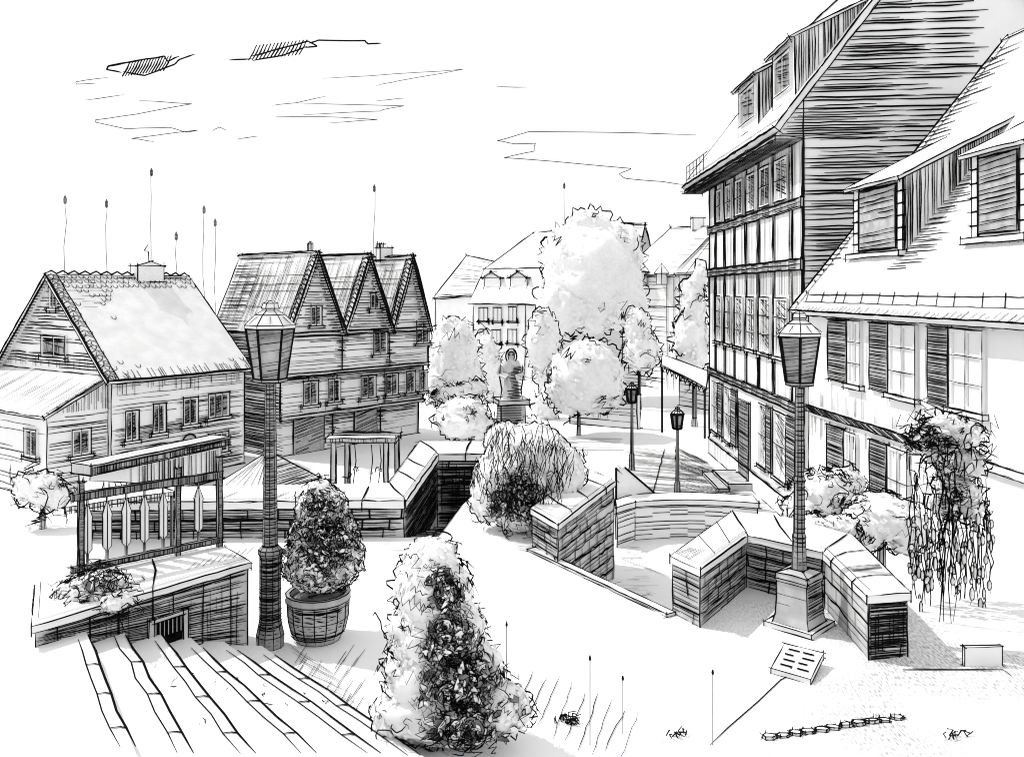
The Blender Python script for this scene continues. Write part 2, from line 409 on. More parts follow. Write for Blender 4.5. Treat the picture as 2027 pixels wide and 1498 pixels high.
# ------------------------------------------------------------------ parapet walls
def offset(poly, d):
    n = len(poly); out = []
    ar = sum(poly[i][0] * poly[(i + 1) % n][1] - poly[(i + 1) % n][0] * poly[i][1] for i in range(n)); sg = 1 if ar > 0 else -1
    for i in range(n):
        p0, p1, p2 = V(poly[i - 1][:2]), V(poly[i][:2]), V(poly[(i + 1) % n][:2])
        d1 = (p1 - p0).normalized(); d2 = (p2 - p1).normalized(); n1 = V((d1.y, -d1.x)) * sg; n2 = V((d2.y, -d2.x)) * sg
        m = n1 + n2; m = m.normalized() if m.length > .01 else n1
        k = d / max(.35, m.dot(n1)); q = p1 + m * k; out.append((q.x, q.y))
    return out
def parapet(label, poly, z0, z1, cop=.1, faces=(), joints=(), over=.03, extra=None, curvy=0):
    c = (sum(p[0] for p in poly) / len(poly), sum(p[1] for p in poly) / len(poly))
    t = thing('parapet_wall', label, 'wall', (poly[0][0], poly[0][1], max(z0, 0) if z0 > -1 else z0), 'stone parapet walls round the terrace')
    b = MB(); b.prism(poly, z0, z1 - cop)
    for i, za, kind in faces:                       # face i: from corner i to i+1, visible from height za
        p, q = poly[i], poly[(i + 1) % len(poly)]
        z_a, z_b = za if isinstance(za, tuple) else (za, za)
        A, B, Cc, D = V((p[0], p[1], z_a)), V((q[0], q[1], z_b)), V((q[0], q[1], z1 - cop)), V((p[0], p[1], z1 - cop))
        b.bricks(A, B, Cc, D, kind[0], kind[1], 1.45, kind[2])
        for sp, ww, gp in kind[3]: b.hatch(A, B, Cc, D, sp, ww, gp, .05, 0, 1, 3)  # hatching draws shade onto the wall face
        if len(kind) > 4:
            for sp, ww, gp in kind[4]: b.hatch(B, Cc, D, A, sp, ww, gp, .3, .0, 1, 2)
    b.build('stonework', t, STONE)
    k = MB(); pk = offset(poly, over); pi_ = offset(poly, over - .05); k.prism(pk, z1 - cop + .002, z1 - .035); k.hexa([V((a_, b_, z1 - .035)) for a_, b_ in pk], [V((a_, b_, z1)) for a_, b_ in pi_], 0, False); k.pen([V((*a_, z1 + .001)) for a_ in pi_ + pi_[:1]], .6, V((0, 0, 1)))
    for p, q in joints:
        m = V((0, 0, 1)); e_ = (V(q) - V(p)).normalized() * over; k.pen([V((p[0] - e_.x, p[1] - e_.y, z1 - cop)), V((p[0] - e_.x * 1.15, p[1] - e_.y * 1.15, z1 - .035)), V((p[0] + e_.x * .5, p[1] + e_.y * .5, z1 + .002))], 1.2); p, q = V((*p, z1 + .001)), V((*q, z1 + .001)); mid = p.lerp(q, .5) + V((U(-.05, .05), U(.02, .06), 0)); k.pen([p, p.lerp(mid, .6), mid, mid.lerp(q, .6), q], 1.5, m)
    if extra: extra(k, z1)
    k.build('coping', t, COPING)
    return t
DK = (.13, .28, .95, [(5.5, .75, .12), (8, .6, .4)])  # hatch sets per face: closer strokes draw deeper shade
MD = (.13, .34, .9, [(7, .7, .25)])
LT = (.16, .36, .95, [(14, .5, .5)])
VD = (.14, .34, .5, [(4.5, 1.0, .05), (5, 1.0, .1), (7, .9, .3)], [(8, .9, .2)])
# long wall with a step-back towards the stairs (left)
d_in = [(-6.5, 12.92), (-1.64, 13.06), (-1.46, 16.7), (.3, 16.8), (.3, 18.0), (-1.94, 18.0), (-2.02, 14.1), (-6.5, 13.75)]
def d_extra(k, z):
    for x in (-4.4, -3.6, -3.3): k.line((x, 12.95, z + .001), (x + .12, 13.4, z + .001), .8, V((0, 0, 1)))
    for x in (-3.95, -3.85, -3.75, -3.65, -3.45, -3.2, -3.1): k.line((x, 12.95, z + .001), (x + .2, 13.3, z + .001), .6, V((0, 0, 1)))
parapet('long pale-topped stone wall stepping back at the stairs behind the potted bush', d_in, -1.6, .6, .16,
        [(0, -.02, (.13, .34, .75, [(5, .8, .15), (8, .7, .35)])), (1, -.6, VD), (2, -.8, VD)],
        [((-3.0, 12.92), (-2.9, 13.76)), ((-2.25, 12.9), (-2.3, 13.8)), ((-1.6, 14.2), (-2.0, 15.0)), ((-1.55, 15.3), (-1.96, 16.1)), ((-1.64, 13.06), (-2.02, 14.1)), ((-1.46, 16.7), (-1.94, 18)), ((-.9, 16.7), (-.85, 18))], extra=d_extra)
# steps down between that wall and the bush
sm = MB()
for i in range(7):
    y0 = 13.08 + i * .53; x1 = -1.12 + i * .07
    sm.prism([(-1.62 + i * .025, y0), (x1, y0), (x1 + .07, y0 + .53), (-1.6 + i * .025, y0 + .53)], -1.6, -.14 - i * .12)
    z = -.137 - i * .12; sm.hatch((-1.6 + i * .025, y0, z), (x1, y0, z), (x1, y0 + .5, z), (-1.6 + i * .025, y0 + .5, z), 6, .8, .25)
tag(sm.build('stone_steps', None, STONE, root=None), 'narrow stone steps going down between the long wall and the spiky bush', 'steps')
# wall right of the bush
a_p = [(.63, 11.77), (1.70, 14.36), (1.28, 15.3), (.30, 12.55)]
parapet('short stone wall with pale coping at the right side of the spiky bush', a_p, LZ - .5, .6, .12,
        [(0, (-.75, LZ), (.15, .34, .95, [(9, .6, .3)], [])), (3, -.2, DK)],
        [((.85, 12.3), (.55, 13.2)), ((1.15, 13.05), (.85, 14.0)), ((1.5, 13.8), (1.05, 14.7))])
# U-shaped wall round the right lamp
b_p = [(2.09, 9.56), (2.96, 10.86), (3.69, 10.12), (3.62, 8.72), (4.05, 8.80), (4.27, 10.75), (3.72, 11.6), (3.05, 11.9), (1.87, 9.98)]
def b_extra(k, z):
    for t in (.3, .62): k.pen([V((2.09, 9.56, z + .001)).lerp(V((2.96, 10.86, z + .001)), t), V((1.87, 9.98, z + .001)).lerp(V((3.05, 11.9, z + .001)), t + .08)], .9, V((0, 0, 1)))
    k.hatch((3.70, 9.3, z + .001), (4.08, 9.42, z + .001), (4.1, 9.6, z + .001), (3.68, 9.48, z + .001), 3, .8, .1)
    k.hatch((2.0, 9.7, z + .001), (2.3, 10.1, z + .001), (2.1, 10.2, z + .001), (1.88, 10.0, z + .001), 6, .6, .3)
parapet('U-shaped stone wall enclosing the lamp with the square plinth', b_p, -1.6, .7, .12,
        [(0, 0.0, DK), (1, 0.0, DK), (2, 0.0, LT), (3, 0.0, VD), (8, 0.0, (.13, .3, .95, [(7, .8, .3)]))],
        [((2.96, 10.86), (3.05, 11.9)), ((3.69, 10.12), (4.2, 10.75)), ((3.4, 10.45), (3.55, 11.65)), ((3.66, 9.8), (4.2, 10.1)), ((3.63, 9.1), (4.1, 9.2))], extra=b_extra)
# low curved wall at the back of the landing, with the sloping ramp coping
cp = []; ci = []
for i in range(9):
    t = i / 8; px = 1222 + (1500 - 1222) * t; py = 1074 - 8 * math.sin(t * math.pi) + (10 if i == 0 else 0); q = G(px, py, LZ); ci.append((q.x, q.y)); cp.append((q.x + .05, q.y + .55))
t = thing('parapet_wall', 'low curved stone wall behind the sunken landing', 'wall', (ci[0][0], ci[0][1], LZ), 'stone parapet walls round the terrace')
b = MB(); b.prism(ci + cp[::-1], LZ - .3, -.40)
for i in range(8):
    p, q = ci[i], ci[i + 1]; b.hatch(V((*p, LZ)), V((*q, LZ)), V((*q, -.4)), V((*p, -.4)), 8, .8, .12, .0, 0, .8, 1)
b.build('stonework', t, PLASTER)
b = MB(); b.prism(offset(ci + cp[::-1], .02), -.398, -.3); b.build('coping', t, COPING)
rp = MB(); A, B = P(1219, 926, 16.9), P(1292, 1004, 17.3); w = V((.36, .1, 0))
rp.hexa([V((A.x, A.y, -1.1)), V((A.x + w.x * .5, A.y + .05, -1.1)), V((B.x + w.x, B.y + .1, -1.1)), V((B.x, B.y, -1.1))], [A, A + w * .5, B + w, B])
rp.pen([A, A.lerp(B, .35), A.lerp(B, .7), B], 2.0, None, False); rp.pen([A + w * .5, B + w], 2.0, None, False); rp.pen([A, V((A.x, A.y, -.5))], 1.8, None, False); rp.hatch(A, B, V((B.x, B.y, -.62)), V((A.x, A.y, -.4)), 9, .7, .4)
rp.line(A + w * .25 + V((0, 0, .004)), B + w * .4 + V((0, 0, .004)), .9); rp.line(A.lerp(B, .3) - V((0, 0, .1)), A.lerp(B, .3) - V((0, 0, .8)), .7)
tag(rp.build('ramp_wall', None, COPING), 'sloping pale ramp wall running down to the curved landing wall', 'wall')

# ------------------------------------------------------------------ steps and wall at the lower left
noses = [((177, 1266), (265, 1480)), ((250, 1258), (385, 1492)), ((328, 1268), (505, 1492)), ((400, 1282), (625, 1490)), ((470, 1288), (755, 1490)), ((545, 1296), (835, 1494))]
t = thing('stone_steps', 'broad worn steps fanning out in front of the hatched corner wall', 'steps', G(540, 1300, 0))
for i, (f_, n_) in enumerate(noses):
    z = .12 * (6 - i); A = G(*f_, z); B = G(*n_, z); far = A + (A - B).normalized() * .3; near = B + (B - A).normalized() * 1.2
    w = V((-3.0, .2, 0)); mb = MB()
    mb.hexa([far - V((0, 0, .4)), near - V((0, 0, .4)), near + w - V((0, 0, .4)), far + w - V((0, 0, .4))], [far, near, near + w * 1, far + w], 0, False)
    up = V((0, 0, 1)); N = 7; pts = [A.lerp(B, j / N) + V((U(-.012, .012), U(-.01, .01), .002)) for j in range(N + 1)]
    mb.pen(pts, 1.7, up); pts2 = [p + V((-.10 - .02 * U(0, 1), 0, 0)) for p in pts]; mb.pen(pts2, 1.0, up)
    for j in (2, 4, 6):
        q = pts[j] if j < len(pts) else pts[-1]; mb.pen([q, q + V((-.05, .015, 0)), q + V((-.11, 0, 0))], 1.7, up)
    nrm = (B - A).cross(up).normalized(); nrm = nrm if nrm.x > 0 else -nrm
    mb.pen([p + nrm * .003 - V((0, 0, .118)) for p in pts], 1.2, nrm)
    for j in (1, 3, 5): q = pts[j] + nrm * .003; mb.pen([q, q - V((0, 0, .11))], .9, nrm)
    if i in (2, 3, 4, 5):
        for _ in range(5): q = A.lerp(B, U(.25, .8)) + V((-U(.15, .35), 0, .003)); curl(mb, q, up, .05, .7, 4)
    mb.build('step', t, PAVE)
cw = [(-4.05, 7.30), (-2.76, 8.96), (-3.18, 9.46), (-4.55, 8.25)]
def c_extra(k, z):
    for i in range(9): x = -3.25 + i * .055; k.line((x, 8.62 + i * .06, z + .001), (x + .0, 8.85 + i * .06, z + .001), .6, V((0, 0, 1)))
    k.pen([(-3.6, 8.2, z + .001), (-3.55, 8.3, z + .001), (-3.62, 8.4, z + .001)], .8, V((0, 0, 1)))
CR = (.16, .26, 1.0, [(5.5, .75, .15), (8, .7, .4)], [(12, .5, .5)])
parapet('dark hatched corner wall beside the round-shafted lamp at the steps', cw, 0, .95, .10, [(0, (.55, .0), CR), (1, 0.0, CR)], [((-3.4, 8.13), (-3.75, 8.95))], extra=c_extra)
fv = Fr((-4.05, 7.30, 0), V((1.29, 1.66, 0)), V((1.66, -1.29, 0))); sv0, sv1 = fv.s_at(302), fv.s_at(360); mb = MB()
for a in ((sv0 - .05, sv0, .30, .64), (sv1, sv1 + .05, .30, .64), (sv0, sv1, .60, .64)): fv.slab(mb, *a, .004, .03)
mb.face(list(fv.quad(sv0, sv1, .2, .6, .006)), 2, False)  # flat ink-dark sheet painting the darkness of the opening
for i in range(7): s_ = sv0 + (sv1 - sv0) * (i + .5) / 7; fv.slab(mb, s_ - .008, s_ + .008, .45, .6, .01, .02, 0)
mb.build('vent_grille', bpy.data.objects[[k for k in ORG if k.startswith('parapet_wall')][-1]], STONE, INK)
# wrought-iron railing on it
rf = Fr((-3.2, 9.40, .95), V((-1.02, -.98, 0)), V((.69, -.72, 0)))
t = thing('iron_railing', 'iron railing with pointed spindles above the corner wall', 'railing', (-3.2, 9.4, .95))
S2 = rf.s_at(352); S3 = rf.s_at(160)
for s in (0, S2, S3):
    mb = MB(); rf.slab(mb, s - .022, s + .022, .90, 1.93 - .06 * (s > 0), -.022, .022); q = rf.quad(s - .02, s + .02, .95, 1.9, .024); mb.hatch(*q, 5, .6, .3); mb.build('post', t, IRON)
def rail(z0, z1, w, nm):
    mb = MB(); rf.slab(mb, -.02, S3 + .08, z0, z1, -.03 - w, .03 + w); q = rf.quad(-.02, S3 + .08, z0, z1, .032 + w); mb.hatch(q[1], q[2], q[3], q[0], 4.5, .9, .1, .1, 0, .5, 1); mb.build(nm, t, IRON)
rail(1.70, 1.77, 0, 'top_rail'); rail(1.00, 1.05, 0, 'bottom_rail')
for px in (173, 212, 250, 286, 323, 393):
    s = rf.s_at(px); mb = MB(); p = rf(s, 1.06)
    mb.lathe((p.x, p.y, 1.06), [(.012, 0), (.012, .10), (.045, .14), (.045, .42), (.05, .46), (.0, .60)], 6, 0, 0, True, False); mb.lathe((p.x, p.y, 1.06), [(.008, .55), (.008, .66)], 4); mb.build('spindle', t, COPING)

# ------------------------------------------------------------------ street lamps
def lantern(t, x, y, zb, h, rb, rt, rot=.26):
    """zb bottom of the lantern; six tapering panes under a pitched cap"""
    n = 6; pts = lambda r, z: [V((x + r * math.cos(rot + math.pi * 2 * i / n), y + r * math.sin(rot + math.pi * 2 * i / n), z)) for i in range(n)]
    fr = MB(); B_, T_ = pts(rb, zb), pts(rt, zb + h)
    for i in range(n):
        j = (i + 1) % n; fr.pen([B_[i], T_[i]], 2.2, None, False); fr.pen([B_[i], B_[j]], 2.2, None, False); fr.pen([T_[i], T_[j]], 2.4, None, False)
    fr.lathe((x, y, zb), [(rb * .5, -.05), (rb * 1.05, -.03), (rb * 1.05, 0)], 6, rot); fr.build('lantern_frame', t, IRON)
    for i in range(n):
        j = (i + 1) % n; pm = MB(); pm.face([B_[i], B_[j], T_[j], T_[i]], 0, False)
        if (T_[i] - T_[j]).length > .05: pm.hatch(B_[i], B_[j], T_[j], T_[i], 7, .6, .3, .1, .05, .6, 2)
        pm.build('pane', t, LGLASS)
    cp = MB(); cp.lathe((x, y, zb + h), [(rt * 1.06, 0), (rt * 1.06, .035), (rt * .62, h * .27), (rt * .3, h * .36), (rt * .36, h * .40), (rt * .30, h * .5), (rt * .1, h * .54)], 6, rot)
    for i in range(n):
        a = rot + math.pi * 2 * (i + .5) / n; cp.pen([(x + rt * 1.0 * math.cos(a), y + rt * 1.0 * math.sin(a), zb + h + .05), (x + rt * .6 * math.cos(a), y + rt * .6 * math.sin(a), zb + h * 1.24)], .7)
    cp.build('cap', t, TILE)
def pole_bands(mb, x, y, r0, r1, z0, z1, sp=6.5):
    u = y / FPX; k = int((z1 - z0) / (sp * u))
    for i in range(k):
        z = z0 + (z1 - z0) * (i + U(.2, .8)) / k; r = r0 + (r1 - r0) * (z - z0) / (z1 - z0) + .003; a0 = U(-2.9, -2.2); a1 = U(-.9, .4)
        mb.pen([(x + r * math.cos(a0 + (a1 - a0) * j / 4), y + r * math.sin(a0 + (a1 - a0) * j / 4), z + U(-.004, .004)) for j in range(5)], U(.5, 1))
def lamp(label, x, y, z0, H, kind, group='old street lamps'):
    t = thing('street_lamp', label, 'street lamp', (x, y, z0), group); s = H / 3.62
    p = MB()
    if kind == 'round':
        p.lathe((x, y, z0), [(.135, 0), (.14, .12), (.118, .22), (.105, .30), (.105, .95), (.12, .98), (.12, 1.02), (.085, 1.06)], 10, .2); pole_bands(p, x, y, .115, .108, z0 + .02, z0 + 1.0, 5); pole_bands(p, x, y, .13, .108, z0 + .02, z0 + .95, 7); p.build('shaft', t, IRON)
        p = MB(); p.lathe((x, y, z0), [(.075, 1.06), (.062, 2.0), (.05, 2.8)], 8, .2); pole_bands(p, x, y, .075, .05, z0 + 1.06, z0 + 2.78, 5.5); p.build('pole', t, IRON)
    elif kind == 'plinth':
        p.box((x, y, z0), .56, .56, .05, math.pi / 4); p.build('base_slab', t, COPING)
        p = MB(); r = .30
        def sq(r, z): return [V((x + r * math.cos(a), y + r * math.sin(a), z0 + z)) for a in (-math.pi / 2, 0, math.pi / 2, math.pi)]
        L = [sq(r, .05), sq(.27, .14), sq(.25, .50), sq(.27, .54), sq(.26, .60), sq(.12, .64)]
        for A, B in zip(L, L[1:]): p.hexa(A, B, 0, True, False)
        p.hatch(L[1][0], L[1][1], L[2][1], L[2][0], 5, 1.0, .05, .05); p.hatch(L[1][0], L[1][1], L[2][1], L[2][0], 6, .9, .2, .2)
        p.hatch(L[1][3], L[1][0], L[2][0], L[2][3], 22, .5, .4); p.build('plinth', t, STONE)
        p = MB(); p.lathe((x, y, z0), [(.085, .62), (.07, .95), (.075, 1.0), (.06, 1.05), (.055, 1.6), (.07, 1.63), (.05, 1.68), (.045, 2.78)], 8, .2); pole_bands(p, x, y, .075, .045, z0 + .66, z0 + 2.74, 9); p.build('pole', t, IRON)
    else:
        p.lathe((x, y, z0), [(.14, 0), (.14, .1), (.11, .15), (.10, .7), (.06, .76), (.05, 2.78 * s)], 6, .2, 0, True, False); p.build('pole', t, IRON)
    lantern(t, x, y, z0 + 2.82 * s, .53 * s, .165 * s, .245 * s)
    return t
q = G(535, 1278, 0); lamp('street lamp on a thick round shaft beside the dark corner wall', q.x, q.y, 0, 3.62, 'round')
q = G(1582, 1238, 0); lamp('street lamp on a square stone plinth inside the U-shaped wall', q.x, q.y, 0, 3.5, 'plinth')
for px, yt, yb, Y, lb in ((1251, 752, 925, 37, 'distant street lamp in the square nearest the round tree'), (1341, 800, 990, 31.5, 'distant street lamp in the square in front of the tall house')):
    q = P(px, yb, Y); top = P(px, yt, Y); lamp(lb, q.x, q.y, SQ, (top.z - SQ) * .97, 'far')

# ------------------------------------------------------------------ plants on the terrace
def shrub(name, label, cat, lobes, base, ncurl, csize, nleaf, leaf, w, dense, owob=6, stem=True, spike=.5, mats=LEAF, outline=1.3):
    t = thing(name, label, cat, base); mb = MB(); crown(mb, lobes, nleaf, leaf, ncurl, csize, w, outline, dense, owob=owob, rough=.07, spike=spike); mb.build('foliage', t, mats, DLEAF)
    if stem: s = MB(); s.lathe(base, [(.05, 0), (.04, .3), (.03, .6)], 6); s.build('stem', t, WOOD)
    return t
Yc = 7.15
cl = [lobe(885, 1395, Yc, 140, 68, 95), lobe(878, 1325, Yc, 120, 80, 90), lobe(866, 1250, Yc, 97, 80, 85), lobe(856, 1170, Yc, 80, 70, 75), lobe(853, 1112, Yc + .05, 56, 48, 52), lobe(985, 1400, Yc - .1, 68, 52, 55), lobe(790, 1420, Yc, 52, 42, 50)]
dn = [(P(945, 1405, Yc - .7), .62, 620, .085, .8), (P(935, 1310, Yc - .6), .42, 280, .08, .8), (P(915, 1225, Yc - .6), .30, 190, .075, .8), (P(885, 1140, Yc - .4), .2, 70, .07, .8), (P(955, 1425, Yc - .8), .3, 280, .06, .95), (P(935, 1260, Yc - .6), .17, 120, .06, .95)]  # dark clumps on the right and base, drawn as shade
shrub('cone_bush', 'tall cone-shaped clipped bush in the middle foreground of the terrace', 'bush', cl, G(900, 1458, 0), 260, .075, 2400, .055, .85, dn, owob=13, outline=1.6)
# potted cone
Yp = 9.28
t = thing('potted_bush', 'pointed bush in a round wooden barrel tub right of the lamp', 'potted plant', G(630, 1262, 0))
mb = MB(); bx = G(630, 1262, 0)
mb.lathe((bx.x, bx.y, 0), [(.235, 0), (.285, .10), (.318, .24), (.325, .38), (.33, .42), (.345, .43), (.345, .50), (.30, .50), (.29, .44)], 16, .1, 0, False, True)
for i in range(16):
    a = .1 + 2 * math.pi * i / 16; mb.pen([(bx.x + r * math.cos(a), bx.y + r * math.sin(a), z) for r, z in ((.238, .01), (.289, .10), (.322, .24), (.329, .38), (.335, .42))], .9)
pole_bands(mb, bx.x, bx.y, .285, .335, .06, .42, 5.5); pole_bands(mb, bx.x, bx.y, .285, .335, .05, .40, 6)
mb.build('tub', t, SHUT)
mb = MB(0); mb.lathe((bx.x, bx.y, .44), [(.29, 0), (.2, .03), (.02, .05)], 12); mb.build('soil', t, DLEAF)
mb = MB(); pl = [lobe(640, 1105, Yp, 80, 62), lobe(640, 1060, Yp, 66, 60), lobe(637, 1010, Yp, 50, 50), lobe(632, 975, Yp, 26, 26)]
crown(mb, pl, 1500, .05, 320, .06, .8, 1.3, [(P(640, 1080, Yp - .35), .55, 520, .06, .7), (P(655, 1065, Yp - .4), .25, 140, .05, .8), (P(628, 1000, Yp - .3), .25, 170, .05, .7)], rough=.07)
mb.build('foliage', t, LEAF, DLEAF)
mb = MB()
for dx_ in (-.04, .0, .05): mb.lathe((bx.x + dx_, bx.y, .45), [(.02, 0), (.015, .3)], 5)
mb.build('stem', t, WOOD)
# spiky bush in the middle
Ym = 13.6
ml = [lobe(1010, 960, Ym, 78, 80), lobe(1050, 900, Ym + .2, 80, 62), lobe(1000, 880, Ym + .2, 42, 45), lobe(1110, 935, Ym + .1, 50, 55), lobe(970, 985, Ym - .1, 40, 48), lobe(1040, 1005, Ym - .1, 70, 48)]
t = thing('spiky_bush', 'broad spiky bush between the narrow steps and the short stone wall', 'bush', G(1005, 1050, 0))
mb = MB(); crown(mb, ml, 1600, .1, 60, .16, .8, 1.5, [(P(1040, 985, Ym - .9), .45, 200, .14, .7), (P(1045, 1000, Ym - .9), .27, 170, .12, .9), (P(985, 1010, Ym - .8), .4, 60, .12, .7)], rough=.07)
for _ in range(150):                                   # long upright blades
    px, py = U(945, 1125), U(870, 1035); 
    if (px - 1035) ** 2 / 95 ** 2 + (py - 950) ** 2 / 90 ** 2 > 1: continue
    p = P(px, py, Ym - .75 - .2 * R()); l = U(.12, .4); a = U(-.35, .5)
    wv = U(.02, .05); mb.pen([p + V((-wv, 0, 0)), p + V((a * l * .6 - wv * .8, 0, l * .6)), p + V((a * l, -.02, l)), p + V((a * l * .6 + wv, 0, l * .5)), p + V((wv, 0, -.02))], .75)
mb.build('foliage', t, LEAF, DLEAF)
# creeping plant on the corner wall
cl2 = [lobe(190, 1165, 8.0, 55, 30), lobe(140, 1180, 8.0, 38, 28), lobe(230, 1190, 7.8, 30, 18)]
t = thing('creeping_plant', 'tangled creeper spilling over the left end of the corner wall', 'plant', (-4.0, 8.0, .9))
mb = MB(); crown(mb, cl2, 300, .06, 150, .09, .8, .9, [(P(195, 1160, 7.75), .25, 50, .08, .7)], rough=.12); mb.build('foliage', t, LEAF, DLEAF)
# trailing shrub at the right edge
t = thing('trailing_shrub', 'tall trailing shrub with hanging seed pods at the right edge', 'shrub', G(1880, 1232, 0))
Yt = 10.3; mb = MB()
tl = [lobe(1838, 858, Yt, 40, 20), lobe(1872, 838, Yt, 34, 18), lobe(1905, 862, Yt, 34, 28), lobe(1862, 892, Yt, 30, 20), lobe(1915, 915, Yt, 30, 30), lobe(1880, 940, Yt, 26, 26), lobe(1905, 972, Yt, 34, 22), lobe(1868, 995, Yt, 24, 24), lobe(1925, 1005, Yt, 20, 22)]
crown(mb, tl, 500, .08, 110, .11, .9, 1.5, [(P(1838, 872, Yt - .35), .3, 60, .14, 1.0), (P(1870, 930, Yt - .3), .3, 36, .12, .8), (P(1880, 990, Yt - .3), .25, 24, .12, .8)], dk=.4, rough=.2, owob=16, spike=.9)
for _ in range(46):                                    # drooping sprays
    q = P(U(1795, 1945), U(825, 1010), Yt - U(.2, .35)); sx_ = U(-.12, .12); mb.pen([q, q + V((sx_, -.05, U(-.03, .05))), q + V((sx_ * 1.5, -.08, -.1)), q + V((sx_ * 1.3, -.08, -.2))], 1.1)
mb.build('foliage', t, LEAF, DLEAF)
mb = MB()
for i in range(32):
    px = 1796 + 168 * (i + R() * .8) / 32; y0 = U(930, 1060); y1 = U(1130, 1226); Y = Yt + U(-.25, .25)
    pts = [P(px + U(-5, 5), y0 + (y1 - y0) * j / 6, Y) for j in range(7)]; mb.pen(pts, .8)
    for _ in range(4):
        k = R(); c = pts[0].lerp(pts[-1], k) + V((U(-.02, .02), U(-.02, .02), 0)); rz = U(.03, .085); rx = U(.014, .03)
        mb.lathe((c.x, c.y, c.z - rz), [(.002, 0), (rx, rz * .5), (rx, rz * 1.3), (.002, rz * 2)], 6, 0, 0, False, False)
        mb.pen([(c.x + rx * 1.05 * math.cos(a), c.y - .01, c.z + rz * math.sin(a)) for a in [2 * math.pi * j / 10 for j in range(11)]], .75)
mb.build('hanging_stems', t, LEAF)
mb = MB(); p = G(1880, 1232, 0)
for k in range(4): mb.pen([p + V((U(-.1, .1) * j / 3 + k * .05 - .1, U(-.05, .05), .42 * j)) for j in range(5)], 1.2 - .15 * k); mb.build('stem', t, WOOD)
# garden shrubs behind the U-shaped wall
gs = 'garden shrubs in front of the right house'
tree('round_shrub', 'pale rounded shrub just behind the right lamp post', 'shrub', [lobe(1625, 985, 14.5, 62, 52), lobe(1590, 1010, 14.3, 38, 34)], None, gs, 200, .12, 110, .13, .8, -2.0)
tree('round_shrub', 'wide pale shrub below the ground floor windows of the right house', 'shrub', [lobe(1745, 1025, 13.6, 72, 48), lobe(1700, 1050, 13.4, 45, 42), lobe(1790, 1050, 13.4, 45, 45)], None, gs, 260, .12, 130, .13, .8, -2.0)
tree('round_shrub', 'small curly shrub beneath the first shuttered window', 'shrub', [lobe(1672, 958, 16.5, 38, 32)], None, gs, 160, .12, 40, .12, .8, -2.5)
tree('round_shrub', 'low pale shrub touching the back of the U-shaped wall coping', 'shrub', [lobe(1660, 1050, 12.6, 40, 30), lobe(1610, 1042, 12.4, 45, 20)], None, gs, 160, .1, 70, .11, .8, -1.6)

# ------------------------------------------------------------------ plaque, box, pen marks built as stakes, stones and grass
pq = [G(1526, 1322, .05), G(1605, 1344, .05), G(1630, 1292, .13), G(1553, 1273, .13)]
t = thing('info_plaque', 'low sloping information plaque lying in front of the right lamp', 'plaque', V((pq[0].x, pq[0].y, 0)))
mb = MB(); mb.hexa([p - V((0, 0, .05)) for p in pq], pq)
n = (pq[1] - pq[0]).cross(pq[3] - pq[0]).normalized()
for col in (0, 1):
    for row in range(4):
        u0 = .12 + .42 * col + U(0, .05); u1 = u0 + U(.22, .32); v = .82 - row * .2
        mb.pen([pq[0].lerp(pq[1], u0).lerp(pq[3].lerp(pq[2], u0), v), pq[0].lerp(pq[1], u1).lerp(pq[3].lerp(pq[2], u1), v)], 1.9, n, False)
mb.build('panel', t, COPING)
mb = MB(); mb.box(((pq[0].x + pq[2].x) / 2, (pq[0].y + pq[2].y) / 2, 0), .25, .2, .05, .2); mb.build('foot', t, STONE)
bq = G(1945, 1316, 0); mb = MB(); mb.box((bq.x, bq.y, 0), .39, .035, .19, .06)
mb.line(G(1790, 1325, .004), G(1985, 1326, .004), 1.6, V((0, 0, 1))); mb.line(G(1985, 1326, .004), G(2000, 1336, .004), 1, V((0, 0, 1)))
tag(mb.build('blank_panel', None, PLASTER), 'small blank white panel standing on the gravel right of the wall end', 'panel')
for (px, y0, y1, lb) in ((1003, 1228, 1392, 'construction stroke built as a thin stake close behind the cone bush'), (1168, 1294, 1474, 'construction stroke built as a knotted stake, right of the cone bush'), (1233, 1338, 1452, 'shortest construction stroke built as a stake, between two taller ones'), (1411, 1324, 1474, 'construction stroke built as a stake at the end of the ground stroke')):
    b_ = G(px, y1, 0); h = (y1 - y0) / FPX * b_.y; mb = MB(); mb.lathe((b_.x, b_.y, 0), [(.004, 0), (.004, h)], 5, 0, 0, False, False); mb.pen([b_, b_ + V((0, 0, h))], .9); mb.lathe((b_.x, b_.y, h * .93), [(.003, 0), (.008, .015), (.003, .04)], 5)
    tag(mb.build('construction_stroke', None, IRON), lb, 'pen stroke', 'construction strokes on the gravel')  # stray construction marks built as upright stakes
mb = MB(); mb.pen([G(1405, 1474, .006), G(1440, 1440, .006), G(1500, 1388, .006), G(1545, 1345, .006), G(1575, 1330, .006)], .8)
tag(mb.build('ground_stroke', None, INK), 'stray dark pen line running over the gravel up to the plaque', 'cable')  # stray diagonal pen mark laid on the ground as a cable
mb = MB(); x = 1500
pts = [G(1450, 1462, .004), G(1478, 1455, .004), G(1520, 1460, .004)]; mb.pen(pts, 1.2, V((0, 0, 1)))
t = thing('scribble_stones', 'signature-like scribble built as a ragged row of flat stones at the lower right', 'edging', G(1650, 1440, 0))  # stones stand in for a signature-like scribble
for i in range(11):
    px = 1525 + i * 25; py = 1460 - i * 3.8; c = G(px, py, 0); s = MB(); k = [(c.x + U(.035, .06) * math.cos(a + U(-.3, .3)) * 1.3, c.y + U(.02, .04) * math.sin(a)) for a in (0, 1.05, 2.1, 3.14, 4.2, 5.24)]
    s.prism(k, 0, U(.015, .03)); s.build('scribble_stone', t, COPING)
